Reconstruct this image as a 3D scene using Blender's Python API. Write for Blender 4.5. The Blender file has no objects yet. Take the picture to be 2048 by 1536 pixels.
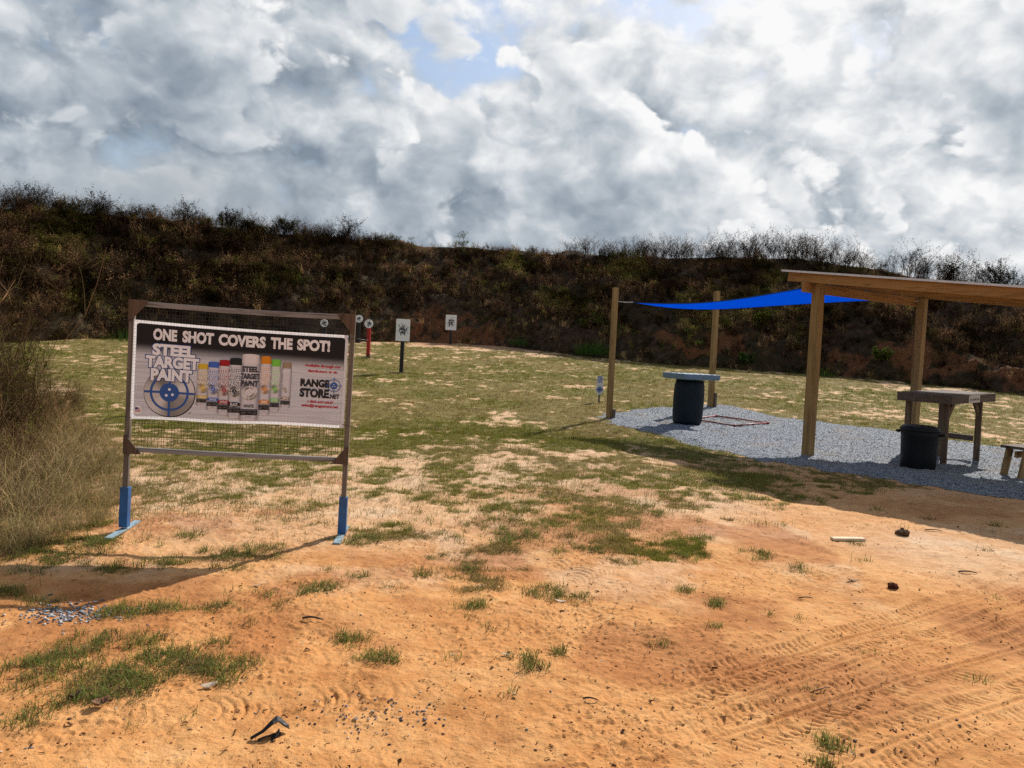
import bpy, bmesh, math, random
import numpy as np
from mathutils import Vector, Matrix

random.seed(7)
rng = np.random.default_rng(11)
C = bpy.context.scene.collection
SC = bpy.context.scene
R = math.radians

# ------------------------------------------------------------------ camera
PITCH, ROLL = R(3.0), R(2.6)
fw = Vector((0, math.cos(PITCH), -math.sin(PITCH)))
r0 = Vector((1, 0, 0)); u0 = Vector((0, math.sin(PITCH), math.cos(PITCH)))
rt = math.cos(ROLL) * r0 + math.sin(ROLL) * u0
up = math.cos(ROLL) * u0 - math.sin(ROLL) * r0
cam_d = bpy.data.cameras.new('camera'); cam = bpy.data.objects.new('camera', cam_d); C.objects.link(cam)
M3 = Matrix((rt, up, -fw)).transposed()
cam.matrix_world = Matrix.Translation((0, 0, 1.6)) @ M3.to_4x4()
cam_d.sensor_width = 36.0; cam_d.lens = 1540 / 2048 * 36.0
cam_d.clip_start = 0.05; cam_d.clip_end = 3000
SC.camera = cam

# ------------------------------------------------------------------ light
SUN_AZ, SUN_EL = R(32), R(39.5)
sdir = Vector((math.sin(SUN_AZ) * math.cos(SUN_EL), math.cos(SUN_AZ) * math.cos(SUN_EL), math.sin(SUN_EL)))
ld = bpy.data.lights.new('sun', 'SUN'); ld.energy = 5.0; ld.angle = R(0.55); ld.color = (1.0, 0.94, 0.86)
sun = bpy.data.objects.new('sun', ld); C.objects.link(sun)
sun.rotation_euler = sdir.to_track_quat('Z', 'Y').to_euler()
SC.view_settings.view_transform = 'Standard'; SC.view_settings.look = 'None'
SC.view_settings.exposure = 0.24; SC.view_settings.gamma = 1.0
SC.cycles.use_denoising = False
SC.cycles.max_bounces = 6; SC.cycles.diffuse_bounces = 2; SC.cycles.transparent_max_bounces = 8
SC.cycles.sample_clamp_indirect = 6


class NT:
    """small helper to write node graphs as expressions"""
    def __init__(s, tree):
        s.t = tree
    def n(s, kind, **kw):
        nd = s.t.nodes.new(kind)
        for k, v in kw.items():
            setattr(nd, k, v)
        return nd
    def put(s, sock, v):
        if v is None: return
        if isinstance(v, bpy.types.NodeSocket): s.t.links.new(v, sock)
        elif isinstance(v, (tuple, list)) and len(v) == 3 and sock.type == 'RGBA': sock.default_value = (*v, 1)
        else: sock.default_value = v
    def math(s, op, a, b=None, c=None, clamp=False):
        nd = s.n('ShaderNodeMath', operation=op, use_clamp=clamp)
        for i, v in enumerate((a, b, c)): s.put(nd.inputs[i], v)
        return nd.outputs[0]
    def add(s, a, b): return s.math('ADD', a, b)
    def sub(s, a, b): return s.math('SUBTRACT', a, b)
    def mul(s, a, b): return s.math('MULTIPLY', a, b)
    def vmath(s, op, a, b=None, scale=None):
        nd = s.n('ShaderNodeVectorMath', operation=op)
        s.put(nd.inputs[0], a); s.put(nd.inputs[1], b)
        if scale is not None: s.put(nd.inputs['Scale'], scale)
        return nd.outputs['Value'] if op in ('DOT_PRODUCT', 'LENGTH', 'DISTANCE') else nd.outputs[0]
    def sep(s, v):
        nd = s.n('ShaderNodeSeparateXYZ'); s.put(nd.inputs[0], v); return nd.outputs
    def comb(s, x, y, z):
        nd = s.n('ShaderNodeCombineXYZ')
        for i, v in enumerate((x, y, z)): s.put(nd.inputs[i], v)
        return nd.outputs[0]
    def noise(s, vec, scale=5, detail=4, rough=.55, dist=0, out=0):
        nd = s.n('ShaderNodeTexNoise'); s.put(nd.inputs['Vector'], vec)
        nd.inputs['Scale'].default_value = scale; nd.inputs['Detail'].default_value = detail
        nd.inputs['Roughness'].default_value = rough; nd.inputs['Distortion'].default_value = dist
        return nd.outputs[out]
    def voro(s, vec, scale=5, feature='F1', detail=0, out=0, rand=1.0):
        nd = s.n('ShaderNodeTexVoronoi', feature=feature); s.put(nd.inputs['Vector'], vec)
        nd.inputs['Scale'].default_value = scale
        if 'Detail' in nd.inputs: nd.inputs['Detail'].default_value = detail
        nd.inputs['Randomness'].default_value = rand
        return nd.outputs[out]
    def step(s, v, a, b, lo=0., hi=1., smooth=True):
        nd = s.n('ShaderNodeMapRange', interpolation_type='SMOOTHSTEP' if smooth else 'LINEAR')
        for k, x in zip(('Value', 'From Min', 'From Max', 'To Min', 'To Max'), (v, a, b, lo, hi)): s.put(nd.inputs[k], x)
        return nd.outputs[0]
    def ramp(s, fac, stops):
        nd = s.n('ShaderNodeValToRGB'); s.put(nd.inputs[0], fac)
        el = nd.color_ramp.elements
        while len(el) < len(stops): el.new(0.5)
        for e, (p, c) in zip(el, stops): e.position = p; e.color = (*c, 1)
        return nd.outputs[0]
    def mix(s, fac, a, b, mode='MIX'):
        nd = s.n('ShaderNodeMix', data_type='RGBA', blend_type=mode)
        s.put(nd.inputs[0], fac); s.put(nd.inputs[6], a); s.put(nd.inputs[7], b)
        return nd.outputs[2]


# ------------------------------------------------------------------ sky: Nishita blue behind procedural cumulus
W = bpy.data.worlds.new('World'); SC.world = W; W.use_nodes = True
W.node_tree.nodes.clear()
q = NT(W.node_tree)
sky = q.n('ShaderNodeTexSky', sky_type='NISHITA'); sky.sun_disc = False
sky.sun_elevation = SUN_EL; sky.sun_rotation = SUN_AZ
vdir = q.n('ShaderNodeTexCoord').outputs['Generated']
vx, vy, vz = q.sep(vdir)
vzc = q.math('MAXIMUM', vz, 0.0)
P = q.vmath('ADD', q.comb(q.mul(vx, 2.0), q.mul(vy, 2.0), q.mul(vzc, 2.7)), (7.1, 3.3, 2.2))
warp = q.noise(P, 5.0, 3, .5, out=1)
P = q.vmath('ADD', P, q.vmath('SCALE', q.vmath('SUBTRACT', warp, (.5, .5, .5)), scale=.10))
elev = q.step(vzc, .02, .42, 0, 1, False)
blue = q.mix(q.step(vzc, .04, .42, .85, .15), q.vmath('SCALE', sky.outputs[0], scale=.13), (.40, .49, .58))
PAL = [(0, (.215, .265, .325)), (.25, (.335, .39, .45)), (.5, (.49, .54, .59)), (.75, (.71, .735, .76)), (1, (.93, .93, .93))]
def cloud_layer(col, off, scale, th, soft, base, rimk, relk, puff, bodyk):
    """one sheet of cumulus: crisp outline, bright towards the sun and along thin rims, grey where it is thick"""
    def dens(pp):
        a = q.noise(pp, scale, 9, .54)
        return q.sub(a, q.mul(q.sub(q.voro(pp, scale * 3.4, 'F1', 2), .45), puff))
    p0 = q.vmath('ADD', P, off)
    d0 = dens(p0); d1 = dens(q.vmath('ADD', p0, (.026, .016, .075)))
    al = q.step(d0, th, th + soft)
    rim = q.step(d0, th, th + .13, 1, 0)
    t = q.add(q.add(base - .035, q.mul(elev, .26)), q.mul(vx, .44))
    t = q.add(t, q.add(q.mul(rim, rimk), q.mul(q.sub(d0, d1), relk)))
    t = q.sub(t, q.mul(q.step(d0, th + .05, th + .30), bodyk))
    t = q.math('MAXIMUM', q.math('MINIMUM', t, 1.0), 0.0)
    return q.mix(al, col, q.ramp(t, PAL))
col = cloud_layer(blue, (4.4, 7.7, 2.0), 3.0, .305, .13, .43, .10, 3.0, .06, .10)
col = cloud_layer(col, (3.0, 5.0, 9.0), 2.3, .425, .05, .33, .24, 3.0, .12, .16)
col = cloud_layer(col, (3.9, 12.6, 1.2), 1.7, .475, .05, .29, .32, 2.6, .14, .13)
# low grey stratus on the left
st = q.add(q.add(q.mul(q.step(vzc, .17, .04), .42), q.mul(q.step(vx, .05, -.45), q.step(vzc, .30, .06))), q.mul(q.sub(q.noise(q.vmath('MULTIPLY', P, (1, 1, 2.2)), 1.6, 5, .5), .5), 1.6))
col = q.mix(q.step(st, .30, .95, 0, .85), col, q.mix(q.step(vzc, .02, .22), (.27, .32, .40), (.40, .44, .47)))
# unseen sky behind the viewer, dimmed by invention to cut fill light
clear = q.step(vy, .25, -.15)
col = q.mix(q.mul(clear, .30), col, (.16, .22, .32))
# overhead, out of frame: added dark blue that lowers ambient and deepens shade
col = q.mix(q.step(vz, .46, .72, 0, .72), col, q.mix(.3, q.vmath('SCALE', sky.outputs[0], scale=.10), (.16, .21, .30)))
horizon = q.step(vz, -.02, .0)
col = q.mix(horizon, (.12, .10, .08), col)
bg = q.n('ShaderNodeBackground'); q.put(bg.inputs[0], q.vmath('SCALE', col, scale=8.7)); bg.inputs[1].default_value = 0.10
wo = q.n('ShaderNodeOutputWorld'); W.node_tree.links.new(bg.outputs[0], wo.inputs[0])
W.cycles.sampling_method = 'MANUAL'; W.cycles.sample_map_resolution = 512

# ------------------------------------------------------------------ tagging
def tag(o, label=None, cat=None, group=None, kind=None):
    if label: o['label'] = label
    if cat: o['category'] = cat
    if group: o['group'] = group
    if kind: o['kind'] = kind
    return o
def thing(name, loc, label, cat, group=None, rz=0.0, rx=0.0, ry=0.0):
    o = bpy.data.objects.new(name, None); C.objects.link(o)
    o.location = loc; o.rotation_euler = (rx, ry, rz); o.empty_display_size = .2
    return tag(o, label, cat, group)
def link_mesh(name, me, mat, parent=None):
    o = bpy.data.objects.new(name, me); C.objects.link(o)
    if mat is not None: me.materials.append(mat)
    if parent is not None: o.parent = parent
    return o
def copy_tree(o, parent=None):
    c = o.copy(); C.objects.link(c)
    if parent is not None: c.parent = parent
    for ch in [x for x in C.objects if x.parent == o]:
        copy_tree(ch, c)
    return c

# ------------------------------------------------------------------ numpy noise
def _h(ix, iy, s):
    h = (ix.astype(np.int64) * 374761393 + iy.astype(np.int64) * 668265263 + s * 974634777) & 0xFFFFFFFF
    h = ((h ^ (h >> 13)) * 1274126177) & 0xFFFFFFFF
    return ((h ^ (h >> 16)) & 0xFFFFFF) / float(0xFFFFFF)
def vn(x, y, s=0):
    ix = np.floor(x); iy = np.floor(y); fx = x - ix; fy = y - iy
    fx = fx * fx * fx * (fx * (fx * 6 - 15) + 10); fy = fy * fy * fy * (fy * (fy * 6 - 15) + 10)
    a = _h(ix, iy, s); b = _h(ix + 1, iy, s); c = _h(ix, iy + 1, s); d = _h(ix + 1, iy + 1, s)
    return (a + (b - a) * fx) * (1 - fy) + (c + (d - c) * fx) * fy
def fbm(x, y, f, o=4, s=0, g=.5):
    r = 0; a = 1; n = 0
    for i in range(o):
        r = r + a * vn(x * f + 17.3 * i, y * f - 9.1 * i, s + i); n += a; a *= g; f *= 2.03
    return r / n
def ss(a, b, x):
    t = np.clip((x - a) / (b - a), 0, 1); return t * t * (3 - 2 * t)

# ------------------------------------------------------------------ ground shape and cover
def gz0(y):
    t = np.clip(y - 13, 0, 27); return .043 * t * t / (t + 2) + .0007 * t * t

CL = np.array([(-2.67,4.28,0.17,1.0),(-2.91,4.48,0.12,1.0),(-2.12,4.26,0.17,1.0),(-1.93,4.34,0.14,0.8),(-1.53,4.42,0.26,1.0),(-1.30,4.44,0.12,0.8),(-2.05,3.78,0.17,0.9),(-2.10,3.48,0.25,1.2),(-1.71,3.36,0.26,1.2),(-1.58,3.56,0.25,1.1),(-1.33,3.54,0.21,1.0),(-1.77,3.82,0.20,0.7),(-1.41,3.88,0.15,0.8),(-1.88,3.02,0.16,0.6),(-1.33,3.02,0.14,0.8),(-0.81,3.96,0.12,1.0),(-0.58,3.70,0.14,0.8),(-0.73,3.60,0.09,0.8),(-1.12,4.76,0.22,0.6),(-0.68,4.78,0.12,0.9),(-0.55,5.16,0.13,1.0),(-0.30,5.32,0.12,0.8),(-0.17,4.52,0.15,1.0),(0.31,4.88,0.19,1.0),(0.56,4.82,0.13,0.9),(0.10,3.82,0.10,1.0),(0.08,6.30,0.33,0.7),(-0.20,6.18,0.24,0.7),(0.55,5.96,0.23,1.0),(-3.12,5.22,0.41,1.0),(-2.06,5.40,0.28,1.2),(-1.78,5.54,0.22,1.0),(-2.29,5.12,0.20,1.0),(-2.60,5.08,0.26,0.8),(-1.77,5.10,0.13,0.6),(2.01,6.10,0.20,0.8),(1.21,5.04,0.08,0.8),(1.72,4.60,0.15,0.7),(1.24,4.42,0.06,0.7),(0.87,4.12,0.04,1.0),(1.35,4.08,0.04,0.8),(2.42,4.42,0.14,0.4),(1.39,3.12,0.07,0.8),(1.30,2.96,0.06,0.7),(4.34,7.91,0.15,0.8),(4.10,6.57,0.13,0.8),(4.89,7.63,0.15,0.7),(3.92,8.13,0.13,0.8),(3.22,8.39,0.22,0.8),(2.50,7.21,0.19,0.8),(0.89,3.40,0.06,0.4),(0.54,3.50,0.03,0.4),(0.38,3.46,0.03,0.5),(0.26,3.42,0.03,0.4),(0.07,3.44,0.03,0.6),(-1.69,5.48,0.12,1.0),(2.77,8.73,0.34,0.9),(2.89,8.07,0.21,0.8),(4.58,8.57,0.11,0.6),(-0.64,6.43,0.29,0.5),(-2.64,5.66,0.15,0.8),(-2.92,6.16,0.20,0.7),(-2.45,5.92,0.19,0.6),(-3.06,5.60,0.22,1.0),(-1.13,5.94,0.19,0.9),(0.30,3.34,0.03,0.3),(0.81,5.04,0.06,0.5),(2.48,9.61,0.50,0.8),(2.28,12.89,0.50,1.0),(2.81,11.89,0.70,1.0),(3.35,11.07,0.65,1.0),(3.66,10.29,0.40,0.8)])
_r = np.random.default_rng(77)
_ry = 3.0 + 5.2 * _r.uniform(0, 1, 90) ** .8; _rx = _ry * _r.uniform(-.62, .66, 90)
CL = np.vstack([CL, np.stack([_rx, _ry, _r.uniform(.03, .11, 90), _r.uniform(.45, .95, 90)], 1)])
def pad_mask(x, y):
    # gravel pad outline: inside where > 0 (metres to the edge)
    PX = [(1.95, 16.6), (2.2, 15.2), (3.0, 13.2), (3.9, 11.6), (4.6, 10.9), (5.4, 10.05), (6.25, 9.05), (7.6, 7.9), (11, 8.4), (11.5, 13.2), (8.6, 15.3), (7.0, 17.6), (5.3, 19.7), (3.6, 18.8)]
    n = len(PX); ins = np.zeros(x.shape, bool); dist = np.full(x.shape, 1e9)
    for i in range(n):
        x1, y1 = PX[i]; x2, y2 = PX[(i + 1) % n]
        c = ((y1 > y) != (y2 > y)) & (x < (x2 - x1) * (y - y1) / (y2 - y1 + 1e-12) + x1); ins ^= c
        ex, ey = x2 - x1, y2 - y1; t = np.clip(((x - x1) * ex + (y - y1) * ey) / (ex * ex + ey * ey), 0, 1)
        dist = np.minimum(dist, np.hypot(x - x1 - t * ex, y - y1 - t * ey))
    d = np.where(ins, dist, -dist)
    return d + (fbm(x, y, 1.3, 3, 71) - .5) * .55 + (fbm(x, y, 6, 2, 73) - .5) * .22
def clump_mask(x, y):
    m = np.zeros(x.shape)
    for cx, cy, r, d in CL:
        k = (np.abs(x - cx) < r * 2.2) & (np.abs(y - cy) < r * 2.2)
        if k.any():
            dx = x[k] - cx; dy = y[k] - cy
            m[k] = np.maximum(m[k], d * np.exp(-(dx * dx + dy * dy) / (r * r) * 1.3))
    return m
def grass_mask(x, y):
    """0..1: how much turf grows here"""
    n = fbm(x, y, .8, 3, 5); n2 = fbm(x, y, 3.4, 3, 9); n3 = fbm(x, y * .8, 11, 2, 13); nn = .34 * n + .38 * n2 + .28 * n3
    yy = y + (fbm(x, y, .8, 2, 31) - .5) * 2.4
    yy = yy - 1.1 * np.maximum(x - .6, 0) * ss(13, 7, y)
    cov = np.interp(yy, [4.9, 6.2, 7.5, 9, 11, 13.5, 17, 30, 35, 38.5], [0, .32, .48, .64, .72, .80, .87, .88, .70, .28])
    cov = cov - .16 * ss(6.5, 11, x) * ss(12, 15, y) - .22 * ss(34, 37, y) * ss(-9, -5, x)
    th = .5 + (.5 - cov) * .34
    m = ss(th - .075, th + .075, nn) * ss(.0, .08, cov)
    # left verge under the weeds
    m = np.maximum(m, ss(-2.7, -3.5, x + .06 * (y - 6) + (n2 - .5) * 1.5) * ss(4.7, 5.3, y) * .8 * ss(.38, .55, n3 * .5 + n2 * .5))
    m = np.maximum(m, np.clip(clump_mask(x, y) * ss(.34, .60, .5 * n2 + .5 * n3) * 1.15, 0, .85))
    return m * ss(.12, -.05, pad_mask(x, y))

TRACKS = [((1.21, 3.80), (3.84, 5.60), .115), ((1.13, 3.50), (3.42, 4.96), .10), ((1.25, 3.32), (3.02, 4.36), .12), ((1.6, 3.1), (2.54, 3.64), .11)]
PATCHES = [((1.48, 5.04), 1.25, .16, .30), ((2.50, 5.85), 1.9, .18, .45), ((.62, 5.48), .9, .2, .35), ((-.92, 3.25), .35, .10, .45), ((.3, 5.54), .8, .2, .3), ((.49, 4.5), 2.3, .22, .4)]
def clay_relief(x, y):
    """metres of surface relief on the bare clay near the camera"""
    k = (y < 9.5) & (y > 1.5) & (np.abs(x) < 8)
    z = np.zeros(x.shape); X = x[k]; Y = y[k]
    h = (fbm(X, Y, 1.1, 3, 41) - .5) * .075 + (fbm(X, Y, 6, 3, 43) - .5) * .024 + (fbm(X, Y, 28, 3, 47) - .5) * .011
    rough = ss(.40, .62, fbm(X, Y, 1.7, 3, 49))
    h += rough * (np.maximum(fbm(X, Y, 34, 2, 53) - .58, 0) * .045 + (fbm(X, Y, 80, 2, 59) - .5) * .006) + np.maximum(vn(X * 55, Y * 55, 57) - .86, 0) * .035
    flat = np.zeros(X.shape); tr = np.zeros(X.shape)
    for i, ((ax, ay), (bx, by), w) in enumerate(TRACKS):
        dx, dy = bx - ax, by - ay; L = math.hypot(dx, dy); dx /= L; dy /= L
        s = (X - ax) * dx + (Y - ay) * dy; t = -(X - ax) * dy + (Y - ay) * dx + (fbm(X, Y, 1.2, 2, 83) - .5) * .05
        on = ss(w * 1.45, w * 1.1, np.abs(t)) * ss(-.75, .1, s) * (.5 + .7 * fbm(X, Y, 1.5, 2, 61 + i))
        seg = ss(.36, .52, .5 * vn(s * 7 + 31 * i, t * 16, 88) + .5 * vn(s * 19, t * 34, 87)) * ss(.30, .55, fbm(X, Y, 2.2, 2, 86 + i) + .08)
        gro = ss(.50, .98, .5 + .5 * np.sin((s + (.55 if i % 2 else -.45) * np.abs(t)) * 2 * math.pi / .046 + 1.6 * vn(s * 6, t * 6, 90)))
        edge = np.exp(-((np.abs(t) - w * 1.3) / .02) ** 2)
        rib = np.exp(-((np.abs(t) - .022) / .011) ** 2) - .8 * np.exp(-(t / .012) ** 2)
        tr += on * (-.005 - .0135 * gro * seg * (np.abs(t) > .04) + .010 * rib) + edge * .009 * ss(-.5, .2, s)
        flat = np.maximum(flat, on)
    for (cx, cy), ang, wx, wy in PATCHES:
        ca, sa = math.cos(ang), math.sin(ang)
        s = (X - cx) * ca + (Y - cy) * sa; t = -(X - cx) * sa + (Y - cy) * ca
        on = np.exp(-(s / wy) ** 2 - (t / wx) ** 2)
        bars = 1 - 2.2 * ss(.45, .98, .5 + .5 * np.sin((s + 1.2 * t * t / .3) * 2 * math.pi / .052 + 3 * vn(X * 5, Y * 5, 95)))
        tr += on * ss(.38, .6, fbm(X, Y, 7, 2, 97)) * (.0065 * bars - .003)
    z[k] = .82 * h * (1 - .35 * flat) + .9 * tr
    fade = ss(9.5, 7.5, y)
    return z * fade
def ground_z(x, y, detail=True):
    x = np.asarray(x, float); y = np.asarray(y, float)
    z = gz0(y) + (fbm(x, y, .35, 2, 21) - .5) * .10 * ss(6, 14, y) * ss(70, 40, y)
    if detail:
        z = z + clay_relief(x, y) + (fbm(x, y, 2.5, 3, 23) - .5) * .06 * ss(6, 9, y) * ss(90, 50, y)
    return z
def gz1(x, y): return float(ground_z(np.array([x]), np.array([y]))[0])

# ------------------------------------------------------------------ mesh from arrays
def np_mesh(name, V, Q, col=None, smooth=False):
    V = np.asarray(V, np.float32); Q = np.asarray(Q, np.int32)
    me = bpy.data.meshes.new(name); k = Q.shape[1]
    me.vertices.add(len(V)); me.vertices.foreach_set('co', V.ravel())
    me.loops.add(Q.size); me.loops.foreach_set('vertex_index', Q.ravel())
    me.polygons.add(len(Q)); me.polygons.foreach_set('loop_start', np.arange(0, Q.size, k, dtype=np.int32))
    try: me.polygons.foreach_set('loop_total', np.full(len(Q), k, np.int32))
    except Exception: pass
    if smooth: me.polygons.foreach_set('use_smooth', np.ones(len(Q), bool))
    if col is not None:
        at = me.color_attributes.new('Col', 'FLOAT_COLOR', 'POINT')
        c4 = np.ones((len(V), 4), np.float32); c4[:, :col.shape[1]] = col
        at.data.foreach_set('color', c4.ravel())
    me.update(calc_edges=True); me.validate()
    return me

# ------------------------------------------------------------------ materials
def new_mat(name):
    m = bpy.data.materials.new(name); m.use_nodes = True; m.node_tree.nodes.clear()
    g = NT(m.node_tree); out = g.n('ShaderNodeOutputMaterial')
    return m, g, out
def principled(g, out, col, rough=.8, spec=.3, normal=None, metal=0.0, **kw):
    b = g.n('ShaderNodeBsdfPrincipled'); g.put(b.inputs['Base Color'], col); g.put(b.inputs['Roughness'], rough)
    g.put(b.inputs['Metallic'], metal); g.put(b.inputs['Specular IOR Level'], spec)
    if normal is not None: g.put(b.inputs['Normal'], normal)
    g.t.links.new(b.outputs[0], out.inputs[0]); return b
def bump(g, h, strength=.5, dist=.01):
    b = g.n('ShaderNodeBump'); b.inputs['Strength'].default_value = strength; b.inputs['Distance'].default_value = dist
    g.put(b.inputs['Height'], h); return b.outputs[0]
def coords(g, kind='Object'): return g.n('ShaderNodeTexCoord').outputs[kind]

def mat_ground():
    m, g, out = new_mat('soil')
    p = coords(g); a = g.n('ShaderNodeAttribute', attribute_name='Col').outputs['Color']
    gr, sand, red = g.sep(a)
    n1 = g.noise(p, 1.3, 5, .6); n2 = g.noise(p, 9, 6, .62); n3 = g.noise(p, 60, 4, .6); n4 = g.noise(p, 220, 3, .6)
    clay = g.ramp(g.add(g.mul(n1, .55), g.mul(n2, .45)), [(.30, (.37, .142, .042)), (.45, (.56, .255, .086)), (.58, (.65, .335, .128)), (.72, (.71, .42, .195))])
    pale = g.ramp(n2, [(.3, (.50, .31, .17)), (.55, (.66, .45, .28)), (.75, (.74, .55, .38))])
    c = g.mix(sand, clay, pale)
    c = g.mix(g.mul(red, .75), c, g.ramp(n2, [(.3, (.22, .07, .022)), (.7, (.46, .17, .055))]))
    # scattered organic crumbs and darker specks
    sp = g.step(g.noise(p, 95, 3, .7), .60, .70)
    c = g.mix(g.mul(sp, .55), c, (.20, .085, .035))
    sp2 = g.step(g.noise(g.vmath('ADD', p, (5, 3, 1)), 140, 2, .6), .66, .74)
    c = g.mix(g.mul(sp2, .5), c, (.72, .55, .38))
    c = g.mix(g.step(n3, .3, .8, .12, .0), c, (.15, .06, .025))
    turf = g.ramp(g.add(g.mul(n2, .5), g.mul(n3, .5)), [(.3, (.060, .060, .010)), (.5, (.122, .112, .020)), (.68, (.23, .18, .050))])
    edge = g.add(gr, g.mul(g.sub(n3, .5), .9))
    c = g.mix(g.mul(g.step(edge, .30, .75), .88), c, turf)
    h = g.add(g.mul(n3, .6), g.add(g.mul(n4, .3), g.mul(g.noise(p, 25, 4, .6), .8)))
    principled(g, out, c, .95, .12, bump(g, h, .85, .012))
    return m

def mat_veg(name, trans=.35):
    m, g, out = new_mat(name)
    a = g.n('ShaderNodeAttribute', attribute_name='Col').outputs['Color']
    d = g.n('ShaderNodeBsdfDiffuse'); t = g.n('ShaderNodeBsdfTranslucent'); mx = g.n('ShaderNodeMixShader')
    g.put(d.inputs[0], a); g.put(t.inputs[0], a); mx.inputs[0].default_value = trans
    g.t.links.new(d.outputs[0], mx.inputs[1]); g.t.links.new(t.outputs[0], mx.inputs[2]); g.t.links.new(mx.outputs[0], out.inputs[0])
    return m
VEG = mat_veg('grass_blades', .35); BRUSH = mat_veg('brush_leaves', .15)

# ------------------------------------------------------------------ ground: ONE sheet out to the horizon
fine = np.arange(-47, 47.01, .098); coarse_l = np.linspace(-180, -47, 34)[:-1]; coarse_r = np.linspace(47, 180, 34)[1:]
angs = np.radians(np.concatenate([coarse_l, fine, coarse_r[:-1]]))
rads = [0.35, .7, 1.1, 1.5, 1.8, 2.1, 2.3]
while rads[-1] < 46: rads.append(rads[-1] * (1.0023 if rads[-1] < 6.5 else 1.0032 if rads[-1] < 9 else 1.0052))
while rads[-1] < 900: rads.append(rads[-1] * 1.25)
rads = np.array(rads); nr, na = len(rads), len(angs)
RR, AA = np.meshgrid(rads, angs, indexing='ij')
GX = (RR * np.sin(AA)).ravel(); GY = (RR * np.cos(AA)).ravel()
GZ = ground_z(GX, GY)
PADM = pad_mask(GX, GY)
gm = grass_mask(GX, GY)
fb = fbm(GX, GY, .5, 3, 3); fb2 = fbm(GX, GY, 1.6, 4, 33)
sandm = np.clip(ss(5.2, 9, GY + (fb - .5) * 4) * .85 + ss(.55, .72, fb2) * .45 - ss(.2, -.3, GX - .9 * (GY - 4.6)) * 0 , 0, 1)
sandm = np.clip(sandm + .25 * ss(1.5, 4, GX) * ss(5.0, 6.0, GY) * ss(7.5, 6.5, GY) - .55 * ss(1.8, 3, GX) * ss(6.3, 7.6, GY) * ss(13, 10, GY) - .5 * ss(5.2, 4.2, GY) * ss(.45, .7, fb2), 0, 1)
redm = ss(.52, .70, fbm(GX, GY, 1.3, 4, 63)) * ss(11, 7, GY) * .8 + ss(35, 38, GY) * .55 * ss(-9, -4, GX) * ss(6, 1, GX)
Vg = np.stack([GX, GY, GZ], 1); Vg = np.vstack([Vg, [[0, 0, 0]]])
i = np.arange(nr - 1)[:, None]; j = np.arange(na)[None, :]; jn = (j + 1) % na
Qg = np.stack([i * na + j + 0 * i, i * na + jn, (i + 1) * na + jn, (i + 1) * na + j], -1).reshape(-1, 4)
gm = gm * (.62 + .38 * ss(8.5, 14, GY)) * (1 - .3 * np.clip(clump_mask(GX, GY) * 1.5, 0, 1))
colg = np.vstack([np.stack([gm, sandm, redm], 1), [[0, 0, 0]]])
me = np_mesh('ground', Vg, Qg, colg, True)
bm = bmesh.new(); bm.from_mesh(me); bm.verts.ensure_lookup_table()
for k in range(na): bm.faces.new((bm.verts[nr * na], bm.verts[(k + 1) % na], bm.verts[k]))
bm.to_mesh(me); bm.free()
tag(link_mesh('ground', me, mat_ground()), kind='structure', label='orange clay and sandy field with patchy grass', cat='ground')

# ------------------------------------------------------------------ gravel pad (sheet of crushed stone)
def mat_gravel():
    m, g, out = new_mat('crushed_stone')
    p = coords(g)
    cell = g.voro(p, 52, 'F1', 0, 1); d = g.voro(p, 52, 'F1', 0, 0)
    v = g.sep(cell)[0]
    c = g.ramp(v, [(0, (.10, .115, .14)), (.35, (.205, .235, .275)), (.7, (.32, .355, .395)), (1, (.54, .56, .57))])
    c = g.mix(g.step(d, .45, .85), c, (.08, .085, .095))
    c = g.mix(g.mul(g.step(g.noise(p, 1.1, 4, .6), .52, .72), .5), c, (.30, .22, .15))
    h = g.mul(g.math('SUBTRACT', 1.0, d), g.add(.4, v))
    principled(g, out, c, .85, .2, bump(g, h, .9, .02))
    return m
GRAV = mat_gravel()
xs = np.arange(1.2, 13, .035); ys = np.arange(7.2, 20.6, .035)
X, Y = np.meshgrid(xs, ys); pm = pad_mask(X.ravel(), Y.ravel())
pz = ground_z(X.ravel(), Y.ravel()) + .004 + .05 * ss(0, .45, pm) + (fbm(X.ravel(), Y.ravel(), 22, 2, 101) - .5) * .022 * ss(0, .1, pm)
def pad_z(x, y):
    a = np.array([x], float); b = np.array([y], float)
    return gz1(x, y) + .004 + float(.05 * ss(0, .45, pad_mask(a, b))[0])
nx = len(xs); ii, jj = np.meshgrid(np.arange(len(ys) - 1), np.arange(nx - 1), indexing='ij')
Qp = np.stack([ii * nx + jj, ii * nx + jj + 1, (ii + 1) * nx + jj + 1, (ii + 1) * nx + jj], -1).reshape(-1, 4)
keep = (pm[Qp].min(1) > 0)
Qp = Qp[keep]; used, inv = np.unique(Qp.ravel(), return_inverse=True)
Vp = np.stack([X.ravel(), Y.ravel(), pz], 1)[used]
me = np_mesh('gravel_pad', Vp, inv.reshape(-1, 4), None, True)
tag(link_mesh('gravel_pad', me, GRAV), kind='structure', label='blue grey crushed stone pad under the shelter', cat='gravel')

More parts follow.
